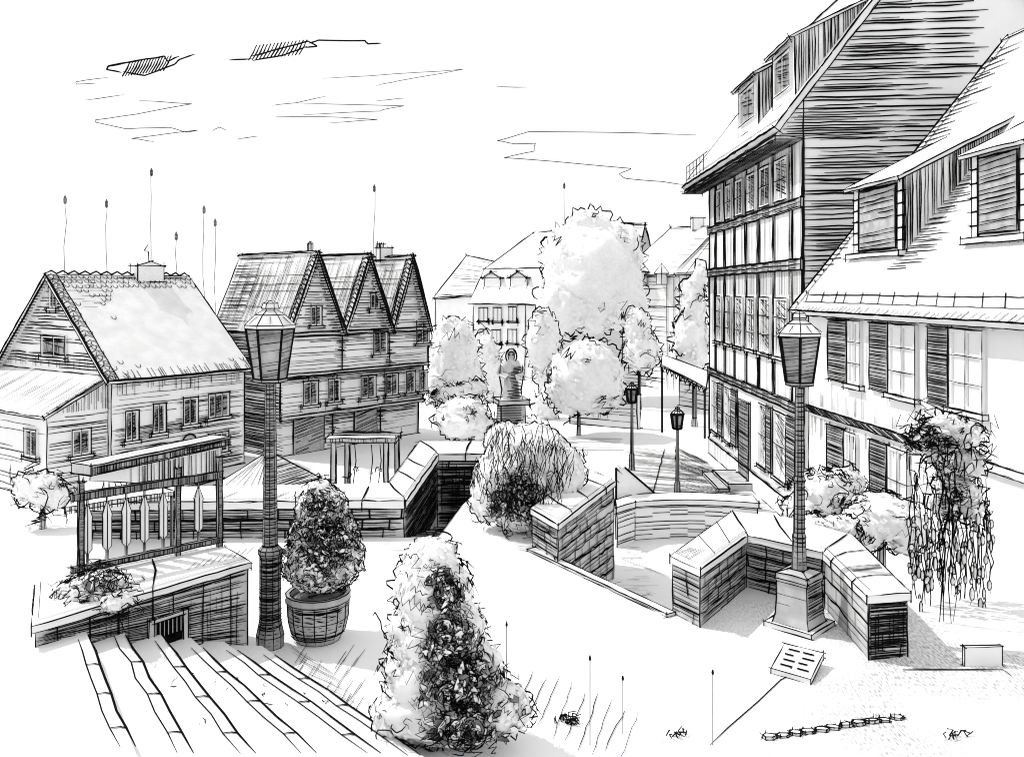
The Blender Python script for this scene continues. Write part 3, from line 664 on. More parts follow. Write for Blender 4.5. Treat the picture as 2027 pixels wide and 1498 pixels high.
for px, py, n_, lb in ((1122, 1428, 26, 'small dark scribble built as grass right of the cone bush'), (1335, 1455, 9, 'sparse wiry scribble built as grass beside the ground stroke'), (1900, 1462, 9, 'wiry scribble built as grass in the lower right corner')):
    mb = MB(); c = G(px, py, 0)
    for i in range(n_):
        a = c + V((U(-.11, .11), U(-.06, .06), 0)); mb.pen([a, a + V((U(-.03, .05), U(-.03, .03), U(.02, .06))), a + V((U(-.02, .1), U(-.05, .03), U(.01, .07)))], U(.8, 1.4))
    tag(mb.build('scribble_tuft', None, LEAF), lb, 'pen scribble')  # tufts stand in for signature-like scribbles

# ================================================================== BUILDINGS
def roof_slab(mb, A, B, Cc, D, th=.16, e=True):        # A,B along the eave, C,D along the ridge
    n = (B - A).cross(D - A).normalized(); n = n if n.z > 0 else -n
    mb.hexa([p - n * th for p in (A, B, Cc, D)], [A, B, Cc, D], 0, e); return n
def scallops(mb, A, B, Cc, D, rows, cols, n, keep, w=.6):
    for i in range(rows):
        for j in range(cols):
            u = (j + (i % 2) * .5 + U(-.15, .15)) / cols; v = (i + U(.2, .5)) / rows
            if R() > keep(u, v): continue
            du, dv = .42 / cols, .75 / rows
            f = lambda a, b: A.lerp(B, min(max(a, 0), 1)).lerp(D.lerp(Cc, min(max(a, 0), 1)), min(max(b, 0), 1))
            mb.pen([f(u - du, v + dv * .5), f(u - du * .7, v - dv * .2), f(u, v - dv * .5), f(u + du * .7, v - dv * .2), f(u + du, v + dv * .5)], w, n)
def verge(mb, p, q, side, n, width, cnt, w=.9):
    """row of verge tiles down a roof edge"""
    side = side.normalized() * width
    mb.line(p + side, q + side, w, n)
    for i in range(cnt):
        a = p.lerp(q, (i + .5) / cnt); b = a + side; m = a.lerp(b, .5) + (q - p).normalized() * width * .3
        mb.pen([a, m, b], w, n)
def ridge_tiles(mb, p, q, cnt, h=.12):
    pts = []
    for i in range(cnt):
        a = p.lerp(q, i / cnt); pts += [a + V((0, 0, h * .2)), a.lerp(p.lerp(q, (i + 1) / cnt), .55) + V((0, 0, h))]
    pts.append(q); mb.pen(pts, 1.3)

# ---- house with the long pale roof (left)
k1 = .90
def sc(x, y, z, k): return V((x * k, y * k, EYE + (z - EYE) * k))
c0 = sc(-17.3, 37.1, 0, k1); c0.z = 0; L1 = 6.9 * k1; W1 = 9.8 * k1
d1 = V((.576, .818, 0)); p1 = V((-.818, .576, 0))
ze, zr = EYE + (.15 - EYE) * k1, EYE + (4.5 - EYE) * k1
H1 = thing('tiled_house', 'old house with a long pale tiled roof and lean-to at the left edge', 'house', (c0.x, c0.y, SQ))
fl = Fr(c0, d1, -p1); fg = Fr(c0, p1, -d1)
mb = MB(); O = c0
bl = [fl(0, SQ), fl(L1, SQ), fl(L1, SQ) + p1 * W1, fl(0, SQ) + p1 * W1]
up = lambda p, z: V((p.x, p.y, z))
rA, rB = up(bl[0].lerp(bl[3], .5), zr), up(bl[1].lerp(bl[2], .5), zr)
mb.face([bl[0], bl[1], up(bl[1], ze), up(bl[0], ze)]); mb.face([bl[0], bl[3], up(bl[3], ze), rA - V((0, 0, .1)), up(bl[0], ze)]); mb.face([bl[1], bl[2], up(bl[2], ze), rB - V((0, 0, .1)), up(bl[1], ze)]); mb.face([bl[3], bl[2], up(bl[2], ze), up(bl[3], ze)])
mb.hatch(fl(0, SQ, .01), fl(L1, SQ, .01), fl(L1, ze, .01), fl(0, ze, .01), 4.8, .5, .24, .05, 0, .8, 4)  # shade of the long facade drawn in as hatching
mb.hatch(fl(0, SQ + 1.2, .012), fl(L1, SQ + 1.2, .012), fl(L1, SQ + 2.4, .012), fl(0, SQ + 2.4, .012), 6, .6, .3); mb.hatch(fl(0, ze - 1.0, .012), fl(0, ze, .012), fl(L1, ze, .012), fl(L1, ze - 1.0, .012), 6, .6, .35, .4, 0, 1, 1)
mb.hatch(fl(0, SQ, .012), fl(L1, SQ, .012), fl(L1, SQ + 1.2, .012), fl(0, SQ + 1.2, .012), 6, .8, .3)
N = 30
for i in range(N):                                    # pen strokes across the gable
    v = (i + .5) / N; z = ze + (zr - ze) * v; a = fg(W1 / 2 * v, z, .01); b = fg(W1 - W1 / 2 * v, z, .01)
    c_ = U(.2, .8)
    for u0, u1 in ((.02, c_), (c_ + .03, .98)):
        if R() < .8: mb.line(a.lerp(b, u0), a.lerp(b, u1), .8, fg.n, 0)
for i in range(40):
    s = W1 * (i + .5) / 40
    if R() < .5: mb.line(fg(s, ze + .05, .012), fg(s, ze + U(.3, .55), .012), .6, fg.n, 2)
mb.hatch(fg(0, SQ, .01), fg(W1, SQ, .01), fg(W1, ze, .01), fg(0, ze, .01), 8, .6, .35)
mb.build('wall', H1, PLASTER)
mb = MB(); ov = .35
eA, eB = up(fl(-ov, 0, ov), ze - .25), up(fl(L1 + .2, 0, ov), ze - .25); rA2, rB2 = rA - d1 * ov, rB + d1 * .2
lA, lB = up(fl(-ov, 0, -W1 - ov), ze - .25), up(fl(L1 + .2, 0, -W1 - ov), ze - .25)
n1 = roof_slab(mb, eA, eB, rB2, rA2); roof_slab(mb, lB, lA, rA2, rB2)
scallops(mb, eA, eB, rB2, rA2, 22, 26, n1, lambda u, v: (.9 if v > .87 else .0) + (.55 if v > .7 and u < .35 else 0) + (.8 if u < .07 else 0) + (.5 if v < .12 and (u < .25 or u > .85) else 0) + (.006))
for i in range(60):
    u = i / 60 + U(0, .01)
    if R() < .8: mb.line(eA.lerp(eB, u), eA.lerp(eB, u).lerp(rA2.lerp(rB2, u), U(.04, .09)), .6, n1, 0)
mb.hatch(eA.lerp(rA2, .62), eA.lerp(eB, .3).lerp(rA2.lerp(rB2, .3), .6), eA.lerp(eB, .3).lerp(rA2.lerp(rB2, .3), .95), eA.lerp(rA2, .95), 8, .5, .4)
verge(mb, eA, rA2, d1, n1, .45, 22, .8); ridge_tiles(mb, rA2, rB2, 14, .16)
mb.line(rA2, eA, 2.0); mb.line(eA, eB, 2.2); mb.line(lA, rA2, 1.6)
ng = fg.n
for i in range(34):                                   # barge board rungs on the left verge
    a = (lA - V((0, 0, .18))).lerp(rA2 - V((0, 0, .18)), i / 34); mb.line(a, a + p1 * -.45, .8, ng, 2)
rf1 = mb.build('roof', H1, TILE)
mb = MB(); cpos = rA2.lerp(rB2, .68); fc = Fr(cpos, d1, -p1); b_ = cpos.z - .3
fc.slab(mb, -.65, .65, b_, b_ + .75, -.3, .3); tp = [fc(-.65, b_ + .75, .3), fc(0, b_ + .95, .3), fc(.65, b_ + .75, .3)]; mb.face(tp); mb.pen([fc(.05, b_ + .9, 0), fc(.06, b_ + 1.4, 0), fc(-.15, b_ + 1.45, 0), fc(.05, b_ + 1.75, 0)], .9)
mb.build('chimney', rf1, PLASTER)
for px0, px1, za, zb, nx in ((246, 272, -1.0, -2.2, 2), (300, 326, -.85, -2.05, 2), (360, 390, -.75, -1.9, 2), (410, 452, -.7, -1.75, 3), (410, 450, -2.4, -3.3, 3)):
    window(H1, fl, fl.s_at(px0), fl.s_at(px1), zb, za, nx, 1, True, 5)
window(H1, fl, fl.s_at(248), fl.s_at(270), -3.75, -2.75, 2, 1, True, 5); window(H1, fl, fl.s_at(300), fl.s_at(330), -3.6, -2.55, 2, 1, True, 5)
mb = MB(); s0, s1 = fl.s_at(358), fl.s_at(388); fl.slab(mb, s0, s1, SQ, -2.7, 0, .05); ap = [fl((s0 + s1) / 2 + (s1 - s0) / 2 * math.cos(t * math.pi / 8), -2.7 + .42 * math.sin(t * math.pi / 8), .052) for t in range(9)]; mb.face(ap, 0, False); mb.pen(ap, 1.3, fl.n); mb.hatch(*fl.quad(s0, s1, SQ, -2.6, .054), 5, .8, .2); mb.build('door', H1, SHUT)
gc = W1 / 2
window(H1, fg, fg.s_at(133), fg.s_at(85), .95, 1.85, 2, 1, True, 5); window(H1, fg, gc - .35, gc + .25, 3.0, 3.9, 2, 1, True, 5)
# lean-to
lt = MB(); D_ = 2.6 * k1; lz0, lz1 = ze - 1.35, ze - .12; s0, s1 = .25, W1 + 1
q0, q1 = fg(s0, SQ, 0), fg(s1, SQ, 0); q2, q3 = fg(s1, SQ, D_), fg(s0, SQ, D_)
lt.face([q3, q2, up(q2, lz0), up(q3, lz0)]); lt.face([q0, q3, up(q3, lz0), up(q0, lz1)]); lt.face([q1, q2, up(q2, lz0), up(q1, lz1)])
lt.hatch(q3, q2, up(q2, lz0), up(q3, lz0), 10, .6, .35, .2); lt.hatch(q3, q0, up(q0, lz0), up(q3, lz0), 6.5, .75, .2)
lt.hatch(q3 + V((0, 0, lz0 - SQ)), up(q3, lz0 + .05), up(q0, lz1), up(q0, lz0), 5, .6, .3)
lo = lt.build('lean_to', H1, PLASTER)
mb = MB(); a, b = up(fg(s0 - .15, 0, D_ + .2), lz0 - .05), up(fg(s1, 0, D_ + .2), lz0 - .05); c_, d_ = up(fg(s1, 0, .02), lz1), up(fg(s0 - .15, 0, .02), lz1)
n2 = roof_slab(mb, a, b, c_, d_, .1); mb.hatch(a, d_, c_, b, 8, .65, .3, .4, 0, 1, 2); verge(mb, a, d_, (b - a), n2, .2, 7); mb.build('lean_to_roof', lo, TILE)
fl2 = Fr(q3, (q0 - q3), (q3 - fg(s0 + 1, SQ, D_))); fl3 = Fr(q3, p1, -d1)
window(lo, fl2, fl2.s_at(140), fl2.s_at(178), -2.5, -1.5, 2, 1, True, 5); window(lo, fl3, fl3.s_at(76), fl3.s_at(52), -2.5, -1.45, 2, 1, True, 5)
mb = MB(); sa, sb = sorted((fl2.s_at(180), fl2.s_at(205))); fl2.slab(mb, sa, sb, SQ, -3.0, 0, .05); mb.hatch(*fl2.quad(sa, sb, SQ, -3.0, .055), 4.5, .9, .1); mb.build('door', lo, SHUT)

# ---- three-gabled house
k2 = 1.0
e0 = V((-10.4 * k2, 39.3 * k2, 0)); e1 = V((-4.55 * k2, 46.2 * k2, 0)); d2 = (e1 - e0).normalized(); L2 = (e1 - e0).length; n2_ = V((d2.y, -d2.x, 0)); back = -n2_
H2 = thing('gabled_house', 'tall hatched house with three steep gables in a row', 'house', (e0.x, e0.y, SQ))
f2 = Fr(e0, d2, n2_); D2 = 6.2 * k2
zv = EYE + (1.75 - EYE) * k2; za = EYE + (5.5 - EYE) * k2
ss = [0, L2 * .36, L2 * .70, L2]; ap = [(ss[i] + ss[i + 1]) / 2 for i in range(3)]
mb = MB(); pts = [f2(0, SQ), f2(L2, SQ), f2(L2, zv)]
for i in (2, 1, 0): pts += [f2(ap[i], za), f2(ss[i], zv)]
zj = [SQ, -2.15, -.15, zv]; oj = [-.75, -.38, 0]
pts = [f2(0, zj[2]), f2(L2, zj[2])] + pts[2:]
mb.face(pts)
for i in range(3):
    A_, B_, o_ = zj[i], zj[i + 1], oj[i]
    if i < 2:
        mb.face(list(f2.quad(0, L2, A_, B_, o_))); mb.face([f2(0, B_, o_), f2(L2, B_, o_), f2(L2, B_, oj[i + 1]), f2(0, B_, oj[i + 1])])
    for s_ in (0, L2): mb.face([f2(s_, A_, o_), f2(s_, A_, -D2), f2(s_, B_, -D2), f2(s_, B_, o_)])
    q = f2.quad(0, L2, A_, B_, o_ + .01); mb.hatch(*q, 5.4, .42, .36, .02, 0, .8, 7); mb.hatch(q[0].lerp(q[3], .75), q[1].lerp(q[2], .75), q[2], q[3], 4.5, .7, .2, .02, 0, .8, 6)  # facade shade drawn as hatching, denser at each storey top
    mb.hatch(f2(0, A_, o_), f2(0, A_, -D2), f2(0, B_, -D2), f2(0, B_, o_), 5, .75, .12, .05, 0, .8, 3)
    for s_ in (0, ss[1], ss[2], L2): mb.line(f2(s_, A_, o_ + .013), f2(s_, B_, o_ + .013), 1.3, f2.n)
    for s_ in (ss[1], ss[2]):
        for j in range(12): z = U(A_, B_); mb.line(f2(s_ - U(.1, .5), z, o_ + .013), f2(s_ + U(.1, .5), z - .05, o_ + .013), .7, f2.n, 0)
mb.face([f2(0, SQ, -D2), f2(L2, SQ, -D2), f2(L2, zv, -D2), f2(0, zv, -D2)])
for i in range(3):
    w_ = ss[i + 1] - ss[i]
    for j in range(28):
        v = (j + .5) / 28; z = zv + (za - zv) * v; a = f2(ss[i] + w_ / 2 * v, z, .01); b = f2(ss[i + 1] - w_ / 2 * v, z, .01)
        if R() < .8: mb.line(a.lerp(b, U(0, .3)), a.lerp(b, U(.55, 1)), .6, f2.n, 0)
        b2 = a.lerp(b, U(.75, .85))
        if R() < .9: mb.line(b2, b, .9, f2.n, 0)
mb.hatch(f2(0, SQ, 0), f2(0, SQ, -D2), f2(0, zv, -D2), f2(0, zv, 0), 6, .85, .12, .05, 0, 1, 4)
mb.build('wall', H2, PLASTER)
for z, o_ in ((zv - .02, 0), (zj[2], 0), (zj[1], oj[1])):
    mb = MB(); f2.slab(mb, 0, L2, z - .09, z + .05, o_ + .0, o_ + .10); mb.build('floor_beam', H2, WOOD)
for i in range(3):
    rm = MB(); A0, A1 = f2(ap[i], za + .1, .35), f2(ap[i], za + .1, -D2); w_ = (ss[i + 1] - ss[i]) / 2
    Lv0, Lv1 = f2(ss[i] - .05, zv - .1, .35), f2(ss[i] - .05, zv - .1, -D2); Rv0, Rv1 = f2(ss[i + 1] + .05, zv - .1, .35), f2(ss[i + 1] + .05, zv - .1, -D2)
    nl = roof_slab(rm, Lv0, Lv1, A1, A0, .14); nr = roof_slab(rm, Rv1, Rv0, A0, A1, .14)
    rm.hatch(Lv0, A0, A1, Lv1, 6, .5, .3, .3, .03, 1, 3); rm.hatch(Lv0, A0, A1, Lv1, 11, .5, .45, .3, -.05, 1, 3); rm.hatch(A0.lerp(Lv0, .1), A1.lerp(Lv1, .1), Lv1, Lv0, 12, .5, .5, .1, 0, 1, 3)
    if i == 0: rm.hatch(Lv1.lerp(Lv0, .02), Lv1.lerp(Lv0, .35), A1.lerp(A0, .35), A1.lerp(A0, .02), 7, .8, .15)
    verge(rm, Lv0, A0, (Lv1 - Lv0), nl, .45, 18, 1.0); rm.line(A0, A1, 1.4)
    rm.hatch(A1.lerp(Lv1, .07), A0.lerp(Lv0, .07), A0, A1, 4, .7, .4)
    for j in range(30):
        a = A0.lerp(Rv0, (j + .3) / 30) - V((0, 0, .15)); rm.line(a, a - d2 * U(.25, .5) + V((0, 0, -.02)), 1.2, f2.n, 2)
    for j in range(20):
        a = A0.lerp(Lv0, (j + .3) / 20) - V((0, 0, .15)); rm.line(a, a + d2 * U(.1, .2), .7, f2.n, 2)
    rm.line(A0, Rv0, 2.0); rm.line(A0, Lv0, 1.5)
    ro = rm.build('roof', H2, TILE)
    if i == 1:
        c = MB(); q = A0.lerp(A1, .75); c.lathe((q.x, q.y, q.z - .2), [(.14, 0), (.14, .85), (.05, .95)], 6); c.build('chimney', ro, PLASTER)
    if i == 2:
        c = MB(); q = A0.lerp(A1, .35); c.box((q.x, q.y, q.z - .2), .7, .5, .65, .6); c.box((q.x - .2, q.y, q.z + .45), .25, .25, .2, .6); c.build('chimney', ro, PLASTER)
def w2(px0, px1, py0, py1, nx=2, hz=5):
    s0, s1 = f2.s_at(px0), f2.s_at(px1); m = f2((s0 + s1) / 2, 0); za_, zb_ = [EYE + (HZ - p) / FPX * m.y for p in (py0, py1)]
    if py0 > 730: zb_, za_ = zj[1] + .45, zj[1] + 1.6
    o_ = 0 if zb_ > zj[2] else oj[1] if zb_ > zj[1] else oj[0]; fo = Fr(f2.O + f2.n * o_, f2.d, f2.n); s0, s1 = fo.s_at(px0), fo.s_at(px1)
    window(H2, fo, s0, s1, zb_, za_, nx, 1, True, hz)
for a in ((613, 635, 605, 645), (731, 750, 580, 612), (611, 655, 690, 742, 3), (737, 765, 655, 702, 2), (822, 848, 637, 680), (598, 628, 800, 845), (647, 672, 788, 826), (712, 742, 763, 805), (762, 786, 750, 790), (802, 820, 737, 770), (828, 843, 732, 762)): w2(*a)
for px0, px1 in ((580, 640), (700, 745)):
    s0, s1 = f2.s_at(px0, oj[0]), f2.s_at(px1, oj[0]); mb = MB(); f2.slab(mb, s0, s1, SQ, SQ + 1.8, oj[0], oj[0] + .06); mb.hatch(*f2.quad(s0, s1, SQ, SQ + 1.8, oj[0] + .064), 6, .8, .2, .1, .2); mb.build('shop_front', H2, SHUT)

# ---- tall house on the right
o3 = V((9.27, 27.3, 0)); d3 = V((.18, 13.7, 0)).normalized(); n3 = V((-d3.y, d3.x, 0)); L3 = 13.7; W3 = 9.4
H3 = thing('tall_house', 'tall timber-framed house with a dark shade-hatched gable and wide eaves', 'house', (o3.x, o3.y, SQ))
f3 = Fr(o3, d3, n3); ZT = 8.6; sl = 1.3
zr3 = 8.9 + (1.0 + W3 / 2) * sl - .12; ZG = 8.9 + 1.0 * sl - .36
gq = Fr(o3, -n3, -d3)
mb = MB(); A, B = f3(0, SQ), f3(L3, SQ); A2, B2 = A - n3 * W3, B - n3 * W3; rgA, rgB = up(A.lerp(A2, .5), zr3 - .25), up(B.lerp(B2, .5), zr3 - .25)
mb.face([A, B, up(B, ZT), up(A, ZT)]); mb.face([A, A2, up(A2, ZG), rgA, up(A, ZG)]); mb.face([B, B2, up(B2, ZG), rgB, up(B, ZG)]); [mb.face([f3(q_, ZT, 0), f3(q_, ZG, 0), f3(q_, 8.68, .92)]) for q_ in (0, L3)]; mb.face([A2, B2, up(B2, ZT), up(A2, ZT)])
def vlines(mb, z0, z1, cnt, w=.7, keep=.9):
    for i in range(cnt):
        s = L3 * (i + U(.3, .7)) / cnt
        if R() < keep: mb.line(f3(s, z0, .01), f3(s, z1, .01), w * U(.6, 1.3), f3.n, 0)
vlines(mb, 6.75, ZT, 60, .9); vlines(mb, 4.8, 6.4, 24, .9); vlines(mb, 3.6, 4.4, 60, .8); vlines(mb, 1.0 - .9, 1.35, 18, .6); vlines(mb, 3.6, 4.4, 70, .6); vlines(mb, 1.4, 3.6, 46, .9)
N = 92
for i in range(N):                                    # shade hatched in pen over the gable end
    z = 1.0 + (zr3 - 1.2) * (i + U(.2, .8)) / N; s0_ = (0 if z < ZT else -(ZG - z) / sl * .9) if z < ZG else (z - ZG) / sl * .98; s1_ = W3 - s0_
    if s1_ - s0_ < .3: continue
    s1_ = min(s1_, U(5.0, 6.6)); a, b = gq(s0_, z, .01), gq(max(s1_, s0_ + .4), z + .12, .01); cs = [0, U(.35, .6), U(.75, 1)]
    for u0, u1 in zip(cs, cs[1:]):
        if R() < .95: mb.line(a.lerp(b, u0), a.lerp(b, u1), 1.15, gq.n, 0)
    if R() < .6: mb.line(a.lerp(b, U(0, .1)) + V((0, 0, .08)), a.lerp(b, U(.3, .6)) + V((0, 0, .09)), .8, gq.n, 0)
mb.line(f3(0, SQ, .02), f3(0, ZT, .02), 1.8); mb.line(f3(L3, SQ, .02), f3(L3, ZT, .02), 1.3)
mb.build('wall', H3, PLASTER)
for z0, z1 in ((6.42, 6.72), (4.42, 4.75), (-.22, .08)):
    mb = MB(); f3.slab(mb, -.02, L3, z0, z1, 0, .10); q = f3.quad(0, L3, z0, z1, .102); mb.hatch(q[1], q[2], q[3], q[0], 5, .6, .25, .1, 0, .5, 1); mb.line(f3(0, (z0 + z1) / 2, .103), f3(L3, (z0 + z1) / 2, .103), .8, f3.n)
    for i in range(9): s = L3 * (i + .3) / 9; f3.rect(mb, s, s + .7, z0 + .06, z1 - .06, .104, .7)
    mb.build('floor_beam', H3, WOOD)
mb = MB(); OV = 1.0
E0, E1 = f3(-.25, 8.9, OV), f3(L3 + 1.8, 8.9, OV); R0, R1 = f3(-.25, 8.9 + (OV + W3 / 2) * sl, -W3 / 2), f3(L3 + 1.8, 8.9 + (OV + W3 / 2) * sl, -W3 / 2); Q0, Q1 = f3(-.25, 8.9, -W3 - OV), f3(L3 + 1.8, 8.9, -W3 - OV)
nr3 = roof_slab(mb, E0, E1, R1, R0, .2); roof_slab(mb, Q1, Q0, R0, R1, .2)
mb.line(E0, R0, 2.0); mb.line(E0, E1, 1.8)
for i in range(10): a = E0.lerp(E1, U(.1, .9)); mb.line(a, a + (R0 - E0) * U(.05, .15), .5, nr3, 0)
mb.line(E0.lerp(R0, .04), E1.lerp(R1, .04), .8, nr3)
ro3 = mb.build('roof', H3, TILE)
mb = MB(); f3.slab(mb, -.0, L3 + 1.6, 8.56, 8.66, .02, OV - .1); a, b, c_, d_ = f3(0, 8.555, .03), f3(L3 + 1.6, 8.555, .03), f3(L3 + 1.6, 8.555, OV - .12), f3(0, 8.555, OV - .12)
mb.hatch(a, d_, c_, b, 4.2, 1.2, .03, .05, 0, .7, 1); mb.hatch(a, b, c_, d_, 4, 1.0, .2, .05, 0, .7, 3); mb.build('soffit', H3, WOOD)
def dormer(root, fr, s0, s1, z0, z1, off0, slope, peak=.35, lw=1.0, cheek=7, shed=.5):
    """box dormer set back at off0; its own roof is a shed rising to the main slope, or a small gable"""
    m = MB(lw); m.face(list(fr.quad(s0, s1, z0, z1, off0)))
    L_ = (z1 - z0) / (slope - shed); zb = z1 + shed * L_; bk = off0 - L_
    for s in (s0, s1):
        m.face([fr(s, z0, off0), fr(s, z1, off0), fr(s, zb, bk)])
        m.hatch(fr(s, z0 + .02, off0), fr(s, z1, off0), fr(s, zb - .03, bk + .06), fr(s, zb - .12, bk + .05), cheek, .95, .08, .05, 0, 1, 1)
    o = m.build('dormer', root, PLASTER); r = MB(lw)
    if shed:
        a, b, c_, d_ = fr(s0 - .15, z1 - shed * .25 + .03, off0 + .25), fr(s1 + .15, z1 - shed * .25 + .03, off0 + .25), fr(s1 + .15, zb + .05, bk - .03), fr(s0 - .15, zb + .05, bk - .03)
        roof_slab(r, a, b, c_, d_, .08)
        for i in range(int((s1 - s0) * 9)): q = a.lerp(b, i / ((s1 - s0) * 9)); r.line(q, q.lerp(d_, .06) - V((0, 0, .09)), 1.0, None, 2)
    else:
        mid = (s0 + s1) / 2; bk2 = bk - peak / slope; ov_ = .18
        a0, a1 = fr(s0 - .12, z1, off0 + ov_), fr(s0 - .12, z1, bk); b0, b1 = fr(s1 + .12, z1, off0 + ov_), fr(s1 + .12, z1, bk)
        t0, t1 = fr(mid, z1 + peak, off0 + ov_), fr(mid, z1 + peak, bk2)
        roof_slab(r, a0, a1, t1, t0, .07); roof_slab(r, b1, b0, t0, t1, .07); r.face([fr(s0, z1, off0 + .01), fr(s1, z1, off0 + .01), fr(mid, z1 + peak * .9, off0 + .01)], 0, False)
    r.build('dormer_roof', o, TILE); return o
def roofz(off): return 8.9 + (OV - off) * sl
for px0, px1, off in ((1530, 1574, .1), (1463, 1502, .25)):
    s0, s1 = f3.s_at(px0, off), f3.s_at(px1, off); s0, s1 = sorted((s0, s1)); z0 = roofz(off) - .05
    o = dormer(H3, f3, s0, s1, z0, z0 + 2.0, off, sl, peak=.5)
    window(o, Fr(f3(0, 0, off), d3, n3), s0 + .3, s1 - .3, z0 + .4, z0 + 1.7, 2, 1, False, 6) if s1 - s0 > .7 else None
mb = MB(.8); 
for i in range(6): a = E1.lerp(E0, i * .05 + .03) + (R0 - E0).normalized() * .25; mb.pen([a, a + V((0, 0, .75))], 1); 
a = E1.lerp(E0, .03) + (R0 - E0).normalized() * .25 + V((0, 0, .75)); b = E1.lerp(E0, .33) + (R0 - E0).normalized() * .25 + V((0, 0, .75)); mb.pen([a, b], 1.0); mb.pen([a - V((0, 0, .3)), b - V((0, 0, .3))], .7); mb.build('snow_guard', ro3, IRON)
wx = [1418, 1436, 1455, 1478, 1503, 1533, 1568]
for i in range(6):
    s0, s1 = f3.s_at(wx[i] + 3), f3.s_at(wx[i + 1] - 6)
    window(H3, f3, s0, s1, 6.82, 8.3, 2, 2, False, 6, PLASTER if i % 2 else GLASS); window(H3, f3, s0, s1, 1.45, 3.5, 2, 3, True, 8, PLASTER)
for i in range(7):
    tm_ = MB(); s0 = f3.s_at(wx[i])
    for z0, z1 in ((6.725, 8.55), (4.755, 6.415), (1.2, 4.415), (.085, 1.2)): f3.slab(tm_, s0 - .11, s0 + .05, z0, z1, 0, .05); tm_.hatch(*f3.quad(s0 - .11, s0 + .05, z0, z1, .052), 9, .6, .5, .1, 0, 1, 1)
    tm_.build('timber_post', H3, WOOD)
for px0, px1 in ((1413, 1424), (1436, 1450), (1506, 1520), (1535, 1560)):
    s0, s1 = sorted((f3.s_at(px0), f3.s_at(px1))); window(H3, f3, s0, s1, -2.75, -.45, 2, 2, True, 8, PLASTER, (-1, max(.35, (s1 - s0) * .7)))
mb = MB(); s0, s1 = sorted((f3.s_at(1466), f3.s_at(1486))); f3.slab(mb, s0, s1, SQ + .3, -.7, 0, .08); q = f3.quad(s0, s1, SQ + .3, -.7, .083); mb.hatch(*q, 6, .9, .1); mb.hatch(q[1], q[2], q[3], q[0], 6, .7, .2); mb.build('door', H3, SHUT)
mb = MB(); f3.slab(mb, s0 - .5, s1 + .5, SQ, SQ + .28, 0, 1.0); f3.slab(mb, s0 - .7, s1 + .7, SQ, SQ + .14, 1.0, 1.4); mb.build('doorstep', H3, STONE)
mb = MB(); f3.slab(mb, .0, L3 + .02, SQ, SQ + .75, 0, .07); mb.line(f3(0, SQ + .75, .075), f3(L3, SQ + .75, .075), 1.2, f3.n)
for i in range(8): s = L3 - .4 - i * .55; mb.line(f3(s, SQ, .074), f3(s, SQ + .75, .074), .9, f3.n, 0)
mb.build('plinth', H3, PLASTER)

# ---- nearer house on the right, shuttered windows
o4 = V((8.3, 24, 0)); d4 = V((.65, -8.5, 0)).normalized(); n4 = V((d4.y, -d4.x, 0)); L4 = 10.5
H4 = thing('shuttered_house', 'white house with louvred shutters and dormers at the right edge', 'house', (o4.x, o4.y, SQ))
f4 = Fr(o4, d4, n4); ZE4 = 3.3; W4 = 12.0; s4 = 1.22
mb = MB(); A, B = f4(0, SQ), f4(L4, SQ); A2, B2 = A - n4 * W4, B - n4 * W4; zr4 = ZE4 + W4 / 2 * s4
mb.face([A, B, up(B, ZE4), up(A, ZE4)]); mb.face([A, A2, up(A2, ZE4), up(A.lerp(A2, .5), zr4), up(A, ZE4)]); mb.face([B, B2, up(B2, ZE4), up(B.lerp(B2, .5), zr4), up(B, ZE4)]); mb.face([A2, B2, up(B2, ZE4), up(A2, ZE4)])
for i in range(90):
    s = L4 * R()
    if R() < .8: mb.line(f4(s, ZE4 - .02, .01), f4(s, ZE4 - U(.15, .32), .01), .7, f4.n, 0)
for i in range(60):
    s = U(.1, .55 * L4); mb.line(f4(s, .62, .01), f4(s, .62 + U(.1, .5), .01), .6, f4.n, 0) if i < 26 else mb.line(f4(s, .30, .01), f4(s, .30 - U(.1, .6), .01), .7, f4.n, 0)
for px in (1648, 1708, 1760, 1812, 1845): s = f4.s_at(px); mb.line(f4(s, .62, .01), f4(s, 1.3, .01), .45, f4.n, 0)
for px in (1722, 1838, 1846, 1728): s = f4.s_at(px); mb.hatch(f4(s - .15, 1.5, .012), f4(s - .15, 3.0, .012), f4(s + .2, 3.0, .012), f4(s + .2, 1.5, .012), 5, .6, .4, .4, 0, 1, 1)
mb.build('wall', H4, PLASTER)
mb = MB(); f4.slab(mb, 0, L4, .40, .56, 0, .08); q = f4.quad(0, L4 * .6, .40, .56, .083); mb.hatch(q[1], q[2], q[3], q[0], 7, .8, .2, .1, .1, .5, 1); mb.build('string_course', H4, COPING)
mb = MB(); o_ = .45; E0, E1 = f4(-.3, ZE4 - .1, o_), f4(L4, ZE4 - .1, o_); zt = ZE4 - .1 + (W4 / 2 + o_) * s4; R0, R1 = f4(-.3, zt, -W4 / 2), f4(L4, zt, -W4 / 2)
n4r = roof_slab(mb, E0, E1, R1, R0, .2); roof_slab(mb, f4(L4, ZE4 - .1, -W4 - o_), f4(-.3, ZE4 - .1, -W4 - o_), R0, R1, .2)
mb.line(E0, R0, 1.8); mb.line(E0, E1, 1.4); 
verge(mb, E0, R0, d4, n4r, .35, 26, 1.0)
N = 46
for i in range(N):
    a = E0.lerp(R0, .12 + .82 * (i + R() * .6) / N) ; mb.line(a, a + d4 * U(.5, 1.4) * (1.2 if i > 22 else .6), 1.1, n4r, 0)  # strokes draw a shadow band along the verge
    if i > 12: mb.line(a + d4 * .2, a + d4 * U(.5, .9), 1.3, n4r, 0)
